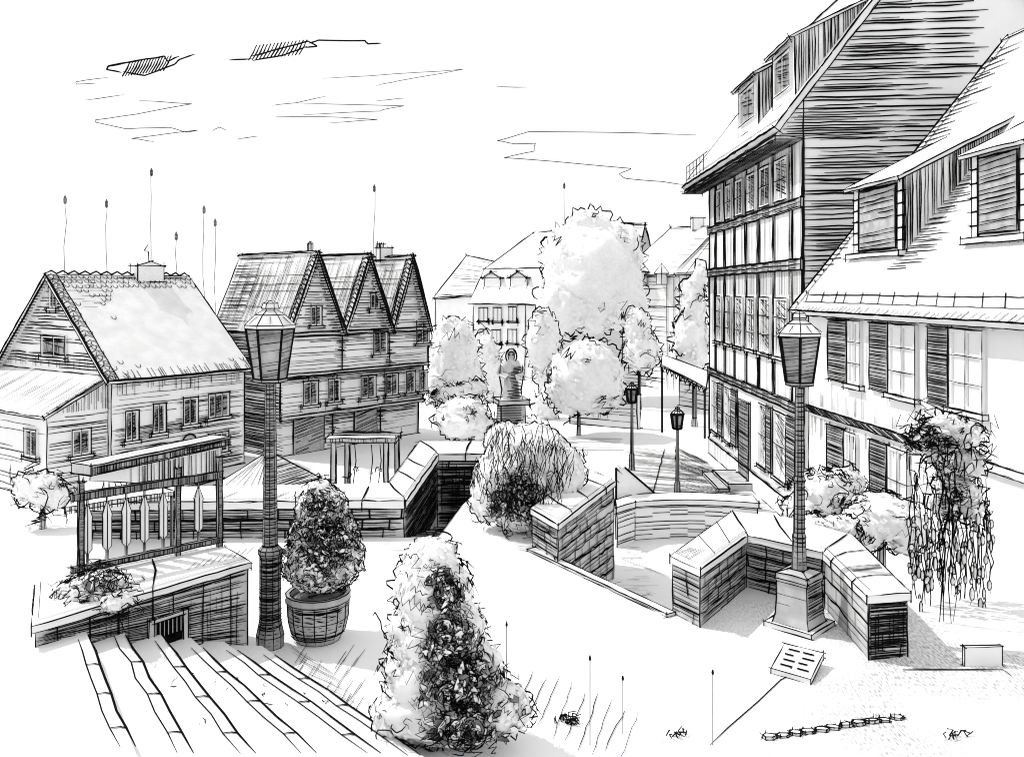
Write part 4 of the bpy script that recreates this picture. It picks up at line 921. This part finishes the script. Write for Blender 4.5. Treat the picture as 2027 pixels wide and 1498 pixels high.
for i in range(48):                                   # eaves tiles
    a = E0.lerp(E1, (i + R() * .5) / 48); mb.line(a, a + (R0 - E0).normalized() * U(.1, .2) + d4 * .1, 1.0, n4r, 0)
sgr = (R0 - E0).normalized()
mb.line(E0 + sgr * .55 + d4 * .6, E1 + sgr * .55, 1.1, n4r); mb.line(E0 + sgr * .3 + d4 * .5, E1 + sgr * .3, .7, n4r)
for i in range(13): a = E0.lerp(E1, .06 + .07 * i + U(0, .03)) + sgr * .3; mb.line(a, a + sgr * .35 - d4 * .3, 1.2, n4r, 2)
for dz0, dz1, m0, m1, cnt in ((4.0, 6.2, 0.13, .42, 34), (7.6, 9.0, .2, .4, 14)):
    for i in range(cnt):
        u = m0 + (m1 - m0) * (i + R()) / cnt; a = E0 + (R0 - E0) * u; mb.line(a + d4 * (dz0 - 1.3 * (u - m0) * 0 + U(-.2, .1)), a + d4 * (dz0 + U(.5, 1.4)), .85, n4r, 0)
ro4 = mb.build('roof', H4, TILE)
zof = lambda off: ZE4 - .1 + (o_ - off) * s4
for px0, px1, off in ((1692, 1790, -.75), (1925, 2040, -.85)):
    s0, s1 = sorted((f4.s_at(px0, off), f4.s_at(px1, off))); z0 = zof(off) - .08; z1 = z0 + 1.95
    o = dormer(H4, f4, s0, s1, z0, z1, off, s4, peak=.35)
    fo = Fr(f4(0, 0, off), d4, n4); m = MB(); ia, ib = s0 + .3 * (s1 - s0) / 3 + .08, s1 - .3
    fo.slab(m, ia, ib, z0 + .2, z1 - .2, .0, .04); q = fo.quad(ia, ib, z0 + .2, z1 - .2, .043); m.hatch(*q, 10, 1.0, .08, .05, .04, 1, 2); fo.rect(m, ia, ib, z0 + .2, z1 - .2, .046, 2.0); m.build('shutter', o, SHUT)
    for s_ in (s0 + .02, ib + .05):
        m = MB(); w_ = (ia - s0 - .06) if s_ < ia else (s1 - ib - .07)
        for j in range(6): za_ = z0 + .1 + j * (z1 - z0 - .2) / 6; m2 = m; fo.slab(m, s_, s_ + w_, za_, za_ + (z1 - z0 - .2) / 6 - .02, .0, .03)
        m.build('quoin', o, COPING)
    m = MB(); fo.slab(m, s0 - .1, s1 + .1, z0 - .0, z0 + .12, .0, .2)
    for j in range(7): c = fo(s0 + (s1 - s0) * (j + .5) / 7, z0 - .12, .08); m.pen([c + V((0, -.18, .1)), c + V((0, -.14, -.06)), c + V((0, 0, -.12)), c + V((0, .14, -.06)), c + V((0, .18, .1))], 1)
    m.build('sill', o, COPING)
for px0, px1, nz in ((1682, 1708, 3), (1764, 1818, 3), (1885, 1952, 3)):
    s0, s1 = sorted((f4.s_at(px0), f4.s_at(px1))); window(H4, f4, s0, s1, 1.42, 3.0, 2, nz, True, 0, PLASTER, (-1, {1682: 1.05, 1764: .85, 1885: .75}[px0]))
for px0, px1 in ((1676, 1700), (1762, 1802)):
    s0, s1 = sorted((f4.s_at(px0), f4.s_at(px1))); window(H4, f4, s0, s1, -1.25, .22, 2, 2, True, 0, PLASTER, (-1, .95 if px0 < 1700 else .8))

# ================================================================== BACKGROUND
def facade(pxl, pxr, Yl, Yr):
    A, B = P(pxl, HZ, Yl), P(pxr, HZ, Yr); A.z = B.z = 0; d = (B - A).normalized(); n = V((d.y, -d.x, 0)); return Fr(A, d, n if n.y < 0 else -n), (B - A).length
# mansard house
f5, L5 = facade(937, 1040, 78, 74)
H5 = thing('mansard_house', 'pale distant house with a big mansard roof and small dormers', 'house', (f5.O.x, f5.O.y, SQ))
z_of = lambda py, Y=75: EYE + (HZ - py) / FPX * Y
D5 = 12; L5b = L5 + 3.2
mb = MB(.8); b4 = [f5(0, SQ), f5(L5b, SQ), f5(L5b, SQ, -D5), f5(0, SQ, -D5)]; mb.hexa(b4, [up(p, z_of(602)) for p in b4]); mb.line(f5(L5, SQ, .05), f5(L5, z_of(602), .05), .8); mb.hatch(f5(L5, SQ, .02), f5(L5b, SQ, .02), f5(L5b, z_of(602), .02), f5(L5, z_of(602), .02), 12, .5, .5); mb.build('wall', H5, PLASTER)
mb = MB(.8); lo_ = [up(f5(-.3, 0, .3), z_of(602)), up(f5(L5b + .3, 0, .3), z_of(602)), up(f5(L5b + .3, 0, -D5), z_of(602)), up(f5(-.3, 0, -D5), z_of(602))]
mi_ = [up(f5(.3, 0, -1.2), z_of(530)), up(f5(L5b + 1, 0, -1.2), z_of(530)), up(f5(L5b + 1, 0, -D5 + 1.2), z_of(530)), up(f5(.3, 0, -D5 + 1.2), z_of(530))]
tp_ = [up(f5(3.0, 0, -5), z_of(461, 80)), up(f5(L5b + 1.0, 0, -5), z_of(457, 80)), up(f5(L5b + 1, 0, -7), z_of(457, 80)), up(f5(3.0, 0, -7), z_of(461, 80))]
mb.hexa(lo_, mi_, 0, True, False); mb.hexa(mi_, tp_, 0, True, False); mb.face(tp_)
mb.line(lo_[0].lerp(lo_[1], .6), tp_[0].lerp(tp_[1], .9), 1.0); mb.hatch(mi_[0].lerp(tp_[0], .85), tp_[0], tp_[1], mi_[1].lerp(tp_[1], .85), 14, .5, .4)
r5 = mb.build('roof', H5, TILE)
c = MB(.8); q = tp_[1]; c.box((q.x - .7, q.y, q.z - .3), 1.3, 1, 1.0); c.build('chimney', r5, PLASTER)
for px0, px1 in ((952, 984), (1004, 1037), (1074, 1100)):
    s0, s1 = f5.s_at(px0), f5.s_at(px1); dormer(H5, Fr(f5.O, f5.d, f5.n), s0, s1, z_of(568), z_of(549), -.45, 1.2, peak=.55, lw=.8, shed=0)
for px0, px1, y0, y1 in ((950, 967, 610, 636), (978, 994, 609, 636), (1009, 1024, 607, 635), (976, 992, 653, 680), (1007, 1024, 651, 678), (952, 966, 653, 678)):
    s0, s1 = f5.s_at(px0), f5.s_at(px1); window(H5, f5, s0, s1, z_of(y1, 76), z_of(y0, 76), 2, 1, True, 0, PLASTER, w=.8)
# hatched roof behind the gabled house
f6, L6 = facade(862, 945, 92, 88)
H6 = thing('far_house', 'far house showing only a hatched roof above the left tree', 'house', (f6.O.x, f6.O.y, SQ))
mb = MB(.7); b4 = [f6(0, SQ), f6(L6, SQ), f6(L6, SQ, -8), f6(0, SQ, -8)]; mb.hexa(b4, [up(p, z_of(585, 90)) for p in b4]); mb.build('wall', H6, PLASTER)
mb = MB(.7); a, b, c_, d_ = up(f6(0, 0, .3), z_of(590, 90)), up(f6(L6, 0, .3), z_of(585, 88)), up(f6(L6, 0, -4), z_of(522, 92)), up(f6(0.8, 0, -4), z_of(505, 94))
roof_slab(mb, a, b, c_, d_, .15); mb.hatch(a, b, c_, d_, 7, .6, .35, .15); mb.build('roof', H6, TILE)
# broad townhouse on the right
f7, L7 = facade(1232, 1345, 72, 66)
H7 = thing('turreted_house', 'distant townhouse with plain roof and two small pointed turrets', 'house', (f7.O.x, f7.O.y, SQ))
mb = MB(.8); b4 = [f7(0, SQ), f7(L7, SQ), f7(L7, SQ, -9), f7(0, SQ, -9)]; zt7 = z_of(545, 69); mb.hexa(b4, [up(p, zt7) for p in b4])
mb.hatch(f7(0, SQ, .02), f7(L7 * .85, SQ, .02), f7(L7 * .85, zt7, .02), f7(0, zt7, .02), 7.5, .6, .3, .1, 0, 1, 2); mb.line(f7(0, z_of(605, 69), .03), f7(L7, z_of(607, 69), .03), 1, f7.n)
for px in (1322, 1335): s = f7.s_at(px); mb.line(f7(s, SQ, .03), f7(s, zt7, .03), .8, f7.n)
mb.build('wall', H7, PLASTER)
mb = MB(.8); a, b, c_, d_ = up(f7(-.2, 0, .3), zt7), up(f7(L7 + .2, 0, .3), zt7), up(f7(L7 - .2, 0, -4.5), z_of(452, 71)), up(f7(1.0, 0, -4.5), z_of(455, 76)); roof_slab(mb, a, b, c_, d_, .15)
e_, g_ = up(f7(L7 + .2, 0, -9.2), zt7), up(f7(-.2, 0, -9.2), zt7); roof_slab(mb, e_, g_, d_, c_, .15); mb.hatch(a.lerp(b, .55).lerp(d_.lerp(c_, .7), 0), b, c_, d_.lerp(c_, .75), 9, .6, .35, .3, 0, 1, 1)
r7 = mb.build('roof', H7, TILE)
c = MB(.8); q = d_.lerp(c_, .55); c.box((q.x, q.y, q.z - .3), .9, .8, 1.0); c.build('chimney', r7, PLASTER)
for px, h in ((1270, 1.0), (1311, .85)):
    q = f7(f7.s_at(px, .3), 0, .35); m = MB(.8); zt = z_of(563, q.y); m.lathe((q.x, q.y, zt), [(.55 * h, 0), (.55 * h, 1.0 * h), (.8 * h, 1.0 * h), (.03, 1.9 * h)], 6, .3); m.build('turret', H7, PLASTER)
f10, L10 = facade(1080, 1250, 84, 80)
H10 = thing('far_house', 'distant house half hidden behind the largest pale tree', 'house', (f10.O.x, f10.O.y, SQ))
mb = MB(.8); b4 = [f10(0, SQ), f10(L10, SQ), f10(L10, SQ, -8), f10(0, SQ, -8)]; zt10 = z_of(560, 82); mb.hexa(b4, [up(p, zt10) for p in b4]); mb.hatch(*f10.quad(0, L10, SQ, zt10, .02), 9, .5, .45); mb.build('wall', H10, PLASTER)
mb = MB(.8); a, b, c_, d_ = up(f10(-.2, 0, .3), zt10), up(f10(L10 + .2, 0, .3), zt10), up(f10(L10, 0, -4), z_of(447, 86)), up(f10(1, 0, -4), z_of(440, 88)); roof_slab(mb, a, b, c_, d_, .15)
e_, g_ = up(f10(L10 + .2, 0, -8.3), zt10), up(f10(-.2, 0, -8.3), zt10); roof_slab(mb, e_, g_, d_, c_, .15); mb.hatch(d_.lerp(a, .25), c_.lerp(b, .25), c_, d_, 9, .5, .4); mb.build('roof', H10, TILE)
# narrow pointed-gable house tucked against the tall house
f8, L8 = facade(1345, 1415, 58, 55)
H8 = thing('narrow_house', 'narrow pointed house tucked behind the tall timber house', 'house', (f8.O.x, f8.O.y, SQ))
mb = MB(.8); b4 = [f8(0, SQ), f8(L8, SQ), f8(L8, SQ, -6), f8(0, SQ, -6)]; zt8 = z_of(540, 57); mb.hexa(b4, [up(p, zt8) for p in b4])
for px in (1358, 1361, 1369): s = f8.s_at(px); mb.line(f8(s, SQ + 2, .03), f8(s, zt8, .03), .8, f8.n)
mb.hatch(f8(0, SQ, .03), f8(L8, SQ, .03), f8(L8, SQ + 3, .03), f8(0, SQ + 3, .03), 7, .7, .3); mb.build('wall', H8, PLASTER)
mb = MB(.9); a, b = up(f8(-.2, 0, .3), zt8), up(f8(L8, 0, .3), zt8); m0, m1 = up(f8(.3, 0, -3), z_of(453, 58)), up(f8(L8, 0, -3), z_of(448, 57)); roof_slab(mb, a, b, m1, m0, .12); e_, g_ = up(f8(L8, 0, -6.2), zt8), up(f8(-.2, 0, -6.2), zt8); roof_slab(mb, e_, g_, m0, m1, .12)
mb.line(a.lerp(b, .35), m0.lerp(m1, .1), 1.2); mb.hatch(m0.lerp(a, .5), m1.lerp(b, .5), m1, m0, 8, .5, .4); mb.hatch(a, m0, m0.lerp(m1, .15), a.lerp(b, .2), 5, .7, .3); mb.build('roof', H8, TILE)
# shop awning below it
aw = thing('shop_awning', 'pale scalloped shop awning beside the far corner of the tall house', 'awning', P(1355, 800, 46))
mb = MB(); A0, A1 = P(1308, 722, 47), P(1398, 768, 45); A2_, A3_ = P(1312, 702, 48.5), P(1402, 735, 46.5); mb.hexa([p - V((0, 0, .08)) for p in (A0, A1, A3_, A2_)], [A0, A1, A3_, A2_])
for i in range(10): p = A0.lerp(A1, i / 10); q = A0.lerp(A1, (i + 1) / 10); mb.pen([p, p.lerp(q, .5) - V((0, 0, .35)), q], 1.2); 
mb.build('canvas', aw, CLOTH)
for t_ in (.03, .97):
    m = MB(); p = A0.lerp(A1, t_); m.lathe((p.x, p.y, SQ), [(.04, 0), (.04, p.z - SQ - .09)], 5); m.build('post', aw, IRON)
# low wall with an arch by the street
f9, L9 = facade(1128, 1262, 50, 48)
mb = MB(); f9.slab(mb, 0, L9, SQ, SQ + 1.9, -.4, 0); mb.hatch(*f9.quad(0, L9, SQ, SQ + 1.9, .01), 7, .6, .35)
for s in (f9.s_at(1182), f9.s_at(1196)): mb.pen([f9(s + .22 * math.cos(math.pi * j / 8), SQ + .5 + .8 * (1 if 0 < j < 8 else 0) + .25 * math.sin(math.pi * j / 8), .02) for j in range(9)], .7, f9.n)
tag(mb.build('street_wall', None, PLASTER), 'low hatched wall with arched niches below the round tree', 'wall')

# ---- trees in the square
gt = 'trees around the market square'
tree('leafy_tree', 'largest pale leafy tree towering over the middle of the square', 'tree', [lobe(1175, 545, 62, 98, 115), lobe(1165, 460, 62, 52, 45), lobe(1120, 600, 61, 60, 60), lobe(1230, 600, 61, 52, 55), lobe(1220, 500, 62, 55, 60), lobe(1120, 505, 62, 45, 60)], None, gt, 1500, .35, 30, .6, .75)
tree('round_tree', 'round pale tree above the arched street wall', 'tree', [lobe(1162, 745, 46, 72, 75), lobe(1125, 770, 46, 38, 50), lobe(1200, 770, 46, 36, 45)], (P(1146, 840, 46).x, 46.0), gt, 900, .3, 28, .5, .85)
tree('leafy_tree', 'pale tree hiding the right corner of the gabled house', 'tree', [lobe(900, 700, 52, 48, 75), lobe(880, 760, 52, 40, 45), lobe(925, 745, 52, 32, 48)], None, gt, 700, .3, 18, .5, .7)
tree('leafy_tree', 'slim pale tree in front of the mansard house left corner', 'tree', [lobe(960, 715, 60, 32, 55), lobe(975, 760, 60, 25, 40)], None, gt, 400, .3, 12, .5, .65)
tree('leafy_tree', 'pale tree between the statue and the round tree', 'tree', [lobe(1075, 680, 55, 34, 68), lobe(1095, 740, 55, 32, 45), lobe(1085, 800, 52, 25, 40)], None, gt, 600, .3, 22, .5, .7)
tree('leafy_tree', 'small shaded tree left of the awning', 'tree', [lobe(1270, 695, 56, 34, 42), lobe(1262, 655, 56, 25, 45)], None, gt, 400, .3, 46, .5, .7)
tree('columnar_tree', 'tall narrow tree against the far corner of the tall house', 'tree', [lobe(1368, 680, 49, 36, 65), lobe(1372, 600, 49, 26, 55), lobe(1385, 560, 49, 16, 40)], None, gt, 600, .3, 34, .5, .85)
tree('ball_bush', 'round clipped bush beyond the stepped stone wall', 'bush', [lobe(915, 828, 38, 55, 42), lobe(945, 838, 38, 32, 35)], None, None, 500, .2, 60, .3, .8)
tree('hedge_bush', 'sloping scribbled hedge in front of the pale corner tree', 'bush', [lobe(905, 785, 44, 50, 22), lobe(935, 770, 44, 30, 16)], None, None, 300, .2, 70, .35, .6)
tree('hedge_bush', 'untidy bush at the foot of the lean-to', 'bush', [lobe(88, 972, 28, 30, 34), lobe(55, 965, 28, 26, 28), lobe(112, 985, 28, 22, 24)], None, None, 150, .2, 60, .3, .8)

# ---- statue
sx = P(1012, 800, 45); t = thing('statue', 'stone statue of a robed standing figure on a square pedestal', 'statue', (sx.x, 45, SQ))
mb = MB(); mb.box((sx.x, 45, SQ), 1.7, 1.7, .3, .2); mb.box((sx.x, 45, SQ + .3), 1.25, 1.25, 1.55, .2); mb.box((sx.x, 45, SQ + 1.85), 1.6, 1.6, .22, .2)
zp = SQ + 2.07
for y in range(18): z = SQ + .35 + y * .085; mb.line((sx.x - .72, 44.28, z), (sx.x + .5, 44.15, z), .7, None, 2)
mb.build('pedestal', t, STATUE)
mb = MB(); prof = [(.52, .42, 0), (.50, .40, .25), (.44, .36, .7), (.42, .34, 1.2), (.50, .34, 1.55), (.56, .33, 1.8), (.48, .30, 1.98), (.17, .17, 2.1), (.15, .16, 2.18), (.23, .25, 2.3), (.27, .28, 2.45), (.24, .26, 2.6), (.13, .14, 2.72), (.02, .02, 2.76)]
n = 16; vs = []; 
for rx, ry, z in prof:
    for i in range(n):
        a = 2 * math.pi * i / n; fold = 1 + (.06 * math.sin(a * 6) if z < 1.5 else 0); vs.append((sx.x + rx * .88 * fold * math.cos(a), 45 + ry * fold * math.sin(a), zp + z * 1.0))
fs = [(k * n + i, k * n + (i + 1) % n, (k + 1) * n + (i + 1) % n, (k + 1) * n + i) for k in range(len(prof) - 1) for i in range(n)]
mb.raw(vs, fs, 0, True)
for sg in (-1, 1):                                    # folded arms and the cloak edges
    arm = [(sx.x + sg * .55, 44.95, zp + 1.68), (sx.x + sg * .60, 44.75, zp + 1.3), (sx.x + sg * .2, 44.55, zp + 1.15)]
    mb.pen(arm, 5, None, False, 0); mb.pen([(sx.x + sg * .56, 44.65, zp + 1.85), (sx.x + sg * .62, 44.7, zp + 1.2), (sx.x + sg * .5, 44.7, zp + .5), (sx.x + sg * .58, 44.7, zp)], 1.3)
for i in range(22): z = zp + .1 + i * .075; mb.line((sx.x - U(-.2, .25), 44.52, z), (sx.x + .5, 44.62, z + .03), .8, None, 0)
for j in range(9): a = math.pi * j / 8; 
mb.pen([(sx.x + .30 * math.cos(math.pi * j / 8), 44.8, zp + 2.25 + .38 * math.sin(math.pi * j / 8)) for j in range(-2, 11)], 1.4); mb.pen([(sx.x + .18 * math.cos(math.pi * j / 8), 44.7, zp + 2.25 + .25 * math.sin(math.pi * j / 8)) for j in range(-2, 11)], 1.0)
for dx_ in (-.08, .08): mb.pen([(sx.x + dx_ - .03, 44.7, zp + 2.33), (sx.x + dx_ + .03, 44.7, zp + 2.33)], 1.2)
mb.build('figure', t, STATUE)

# ---- kiosk, pergola, market stall
Yk = 22; kx = P(532, 900, Yk).x
t = thing('market_kiosk', 'square kiosk with a pyramid roof behind the long wall', 'kiosk', (kx, Yk, SQ))
mb = MB(); r = 1.3; ez, az = P(0, 952, Yk).z, P(0, 893, Yk).z
cs = [V((kx + r * math.cos(a), Yk + r * math.sin(a), ez)) for a in (-1.25, .32, 1.89, 3.46)]; apx = V((kx, Yk, az))
for i in range(4): mb.face([cs[i], cs[(i + 1) % 4], apx]); 
mb.face(cs[::-1]); mb.hatch(cs[0], cs[1], apx.lerp(cs[1], .05), apx.lerp(cs[0], .05), 6, .8, .1, .05); mb.hatch(cs[3], apx, apx.lerp(cs[0], .1), cs[0], 14, .6, .2); mb.line(apx, cs[0], 1.5)
rk = mb.build('roof', t, CLOTH); mb = MB(); mb.lathe((kx, Yk, az - .08), [(.14, 0), (.14, .1), (.02, .2)], 7); mb.build('finial', rk, CLOTH)
for c_ in cs: m = MB(); q = c_.lerp(V((kx, Yk, ez)), .12); m.lathe((q.x, q.y, SQ), [(.06, 0), (.06, ez - SQ)], 5); m.build('post', t, WOOD)
Yg = 26; f = lambda px, py: P(px, py, Yg)
t = thing('pergola', 'open wooden pergola in front of the gabled house', 'pergola', (f(715, 870).x, Yg, SQ))
mb = MB(); a, b = f(648, 873), f(786, 873); mb.box(((a.x + b.x) / 2, Yg, a.z), b.x - a.x, .5, .12, .0); mb.box(((a.x + b.x) / 2, Yg + .9, a.z), b.x - a.x, .2, .12, .0); mb.hatch(V((a.x, Yg - .26, a.z)), V((a.x, Yg - .26, a.z + .12)), V((b.x, Yg - .26, a.z + .12)), V((b.x, Yg - .26, a.z)), 6, .7, .3); mb.build('beam', t, WOOD)
for px, dy in ((661, 0), (677, .9), (765, 0), (778, .9)): m = MB(); q = f(px, 870); m.box((q.x, Yg + dy, SQ), .13, .13, a.z - SQ - .002); m.build('post', t, WOOD)
for i, px in enumerate((690, 702, 735, 752)): m = MB(); q = f(px, 880); m.pen([q, q + V((.02, .1, -.5)), q + V((-.05, 0, -1.2))], .9); curl(m, q - V((0, 0, .8)), V((0, -1, 0)), .15, .8, 8); m.build('climbing_stem', t, LEAF)
fs_, Ls = facade(150, 440, 24, 29)
t = thing('market_stall', 'long plank market stall below the pale-roofed house', 'stall', (fs_.O.x, fs_.O.y, SQ))
mb = MB(); sA, sB = fs_.s_at(178), fs_.s_at(438); zA = lambda s: -1.62 + .18 * s / Ls
fs_.slab(mb, sA, sB, SQ, -1.45, -.45, 0); q = fs_.quad(fs_.s_at(255), sB, SQ + 1.3, -1.45, .01); mb.hatch(q[1], q[2], q[3], q[0], 6.5, .95, .12, .1, 0, .6, 1); mb.build('plank_wall', t, PLASTER)
mb = MB(); fs_.slab(mb, sA - .2, sB + .1, -1.445, -1.17, -.5, .3); q = fs_.quad(sA - .2, sB + .1, -1.445, -1.2, .31); mb.hatch(q[1], q[2], q[3], q[0], 6, .9, .1, .1, .0, .6, 1); mb.hatch(*q, 4, 1.0, .2); mb.hatch(q[1], q[2], q[3], q[0], 7, 1.1, .1, .1, .0, .5, 1); mb.build('roof_fascia', t, WOOD)
mb = MB(); fs_.slab(mb, fs_.s_at(300), sB, -2.75, -2.55, .01, .15); mb.build('counter', t, WOOD)
# light canvas shelter behind the railing
t = thing('canvas_shelter', 'small canvas shelter roof behind the iron railing', 'shelter', P(250, 1100, 12.2))
mb = MB(); A0, A1, A2_, A3_ = P(128, 1004, 11.6), P(345, 972, 12.4), P(300, 958, 13.2), P(165, 951, 13.0); mb.hexa([p - V((0, 0, .06)) for p in (A0, A1, A2_, A3_)], [A0, A1, A2_, A3_])
for i in range(9): u = .3 + .08 * i; mb.line(A3_.lerp(A2_, u), A0.lerp(A1, u).lerp(A3_.lerp(A2_, u), .45), .7, V((0, 0, 1)), 0)
mb.hatch(A0 - V((0, 0, .1)), A0, A1, A1 - V((0, 0, .1)), 5, .9, .1, .0, 0, .5, 1); mb.build('canvas', t, CLOTH)
for p in (A0.lerp(A1, .1), A0.lerp(A1, .95)): m = MB(); m.lathe((p.x, p.y + .1, 0), [(.02, 0), (.02, p.z - .06)], 5); m.build('post', t, IRON)

# ---- flagpoles
for px, y0, Y, yb, lb in ((129, 390, 62, 700, 'slender pole with a hooked top above the left gable'), (211, 398, 64, 600, 'slender pole above the scalloped roof corner'), (300, 336, 66, 600, 'tallest slender pole, behind the chimney of the pale roof'), (349, 462, 63, 600, 'shortest slender pole, right of the roof chimney'), (404, 410, 66, 620, 'slender pole above the right end of the pale roof'), (426, 436, 68, 640, 'slender pole leaning slightly between the two left houses'), (741, 368, 70, 560, 'slender pole rising behind the middle gable'), (1117, 364, 88, 560, 'slender pole behind the mansard house chimney')):
    p = P(px, y0, Y); mb = MB(.55); pts = [V((p.x + U(-.1, .1), p.y, SQ + (p.z - SQ) * j / 8)) for j in range(9)]; pts[0].x = p.x; mb.pen(pts, .65)
    mb.lathe((p.x, p.y, p.z - .5), [(.03, 0), (.09, .1), (.09, .4), (.02, .6)], 5); tag(mb.build('flagpole', None, IRON), lb, 'flagpole', 'slender poles behind the houses')

# ---- clouds: thin wisps
CL = [
 ('hatched dark cloud wisp at the upper left', [[(290, 118), (215, 131), (212, 138), (240, 144)], [(212, 133), (270, 120), (325, 112), (332, 122), (355, 112)], [(245, 142), (285, 150), (345, 128), (355, 118), (385, 108)]], [(248, 335, 122, 148)], 1.3),
 ('hatched dark cloud wisp trailing a long line at the top centre', [[(455, 119), (498, 117)], [(498, 112), (540, 100), (610, 82), (628, 92), (605, 95)], [(500, 120), (560, 110), (608, 92)], [(612, 86), (630, 80), (722, 81), (728, 87), (755, 86)]], [(498, 605, 92, 112)], 1.3),
 ('small thin cloud line under the left hatched wisp', [[(215, 154), (150, 162), (152, 167), (188, 166)]], [], .5),
 ('long zigzag cloud line at the left', [[(168, 199), (245, 188)], [(275, 199), (380, 206), (270, 226), (190, 238), (190, 243), (250, 255), (335, 253), (370, 262), (392, 258), (260, 274), (305, 281)], [(420, 259), (434, 252), (448, 258)], [(470, 275), (510, 270)]], [], .55),
 ('faint zigzag cloud lines at the upper centre', [[(540, 209), (585, 204), (645, 191)], [(585, 204), (800, 210), (760, 217), (755, 220), (600, 228)], [(546, 231), (640, 231), (747, 237), (650, 244)], [(745, 200), (800, 195)]], [], .5),
 ('long straight faint cloud line at the upper centre', [[(640, 156), (780, 147), (917, 138), (790, 160), (745, 170)]], [], .45),
 ('zigzag cloud line left of the tall house', [[(1378, 267), (1200, 262), (1048, 261), (985, 279), (1020, 285), (1060, 284), (1056, 300), (997, 312), (1100, 320), (1250, 334), (1225, 345), (1240, 354), (1310, 360), (1352, 366)], [(985, 172), (1044, 173)]], [], .6)]
for lb, lines, ht, w in CL:
    mb = MB(.9)
    for l in lines:
        pts = []
        for (x0, y0), (x1, y1) in zip(l, l[1:]):
            for j in range(3): pts.append(P(x0 + (x1 - x0) * j / 3 + U(-1, 1), y0 + (y1 - y0) * j / 3 + U(-.5, .5), 480 + 8 * math.sin(len(pts))))
        pts.append(P(*l[-1], 480)); mb.pen(pts, w)
    for x0, x1, ya, yb in ht:
        n = 15
        for i in range(n):
            x = x0 + (x1 - x0) * i / n; y = ya + (yb - ya) * .3 - (x - x0) / (x1 - x0) * 12 + 6
            mb.pen([P(x - 6, y + 16, 478), P(x + 4, y, 480), P(x + 10, y - 14, 478)], w * U(.7, 1.1))
    tag(mb.build('cloud', None, CLOTH), lb, 'cloud', 'wispy clouds')

# ================================================================== LIGHT, WORLD, CAMERA
sd = V((.55, -.24, -.80)).normalized()
sun = bpy.data.lights.new('sun', 'SUN'); sun.energy = 3.0; sun.angle = math.radians(.5); sun.color = (1, .995, .985)
so = bpy.data.objects.new('sun', sun); C.objects.link(so); so.rotation_euler = sd.to_track_quat('-Z', 'Y').to_euler(); so.location = (-30, 20, 60)
w = bpy.data.worlds.new('World'); bpy.context.scene.world = w; w.use_nodes = True; nt = w.node_tree
sky = nt.nodes.new('ShaderNodeTexSky'); sky.sky_type = 'NISHITA'; sky.sun_disc = False; sky.sun_elevation = math.asin(-sd.z); sky.sun_rotation = math.atan2(-sd.x, -sd.y)
sky.air_density = 1.0; sky.dust_density = .6
hs = nt.nodes.new('ShaderNodeHueSaturation'); hs.inputs['Saturation'].default_value = 0.0
nt.links.new(sky.outputs['Color'], hs.inputs['Color']); cl_ = nt.nodes.new('ShaderNodeMixRGB'); cl_.blend_type = 'DARKEN'; cl_.inputs['Fac'].default_value = 1; cl_.inputs['Color2'].default_value = (8, 8, 8, 1); nt.links.new(hs.outputs['Color'], cl_.inputs['Color1']); li_ = nt.nodes.new('ShaderNodeMixRGB'); li_.blend_type = 'LIGHTEN'; li_.inputs['Fac'].default_value = 1; li_.inputs['Color2'].default_value = (7.6, 7.6, 7.6, 1); nt.links.new(cl_.outputs['Color'], li_.inputs['Color1']); nt.links.new(li_.outputs['Color'], nt.nodes['Background'].inputs['Color']); nt.nodes['Background'].inputs['Strength'].default_value = .15
cam = bpy.data.cameras.new('camera'); co = bpy.data.objects.new('camera', cam); C.objects.link(co)
co.location = (0, 0, EYE); co.rotation_euler = (math.radians(90), 0, 0); cam.sensor_fit = 'HORIZONTAL'; cam.sensor_width = 36; cam.lens = FPX / 2027 * 36
cam.shift_y = (HZ - 749) / 2027; cam.clip_start = .1; cam.clip_end = 6000
sc_ = bpy.context.scene; sc_.camera = co
sc_.view_settings.view_transform = 'Standard'; sc_.view_settings.look = 'None'; sc_.view_settings.exposure = -.12; sc_.view_settings.gamma = 1
sc_.view_settings.use_curve_mapping = False
sc_.cycles.max_bounces = 6; sc_.cycles.filter_width = 1.0
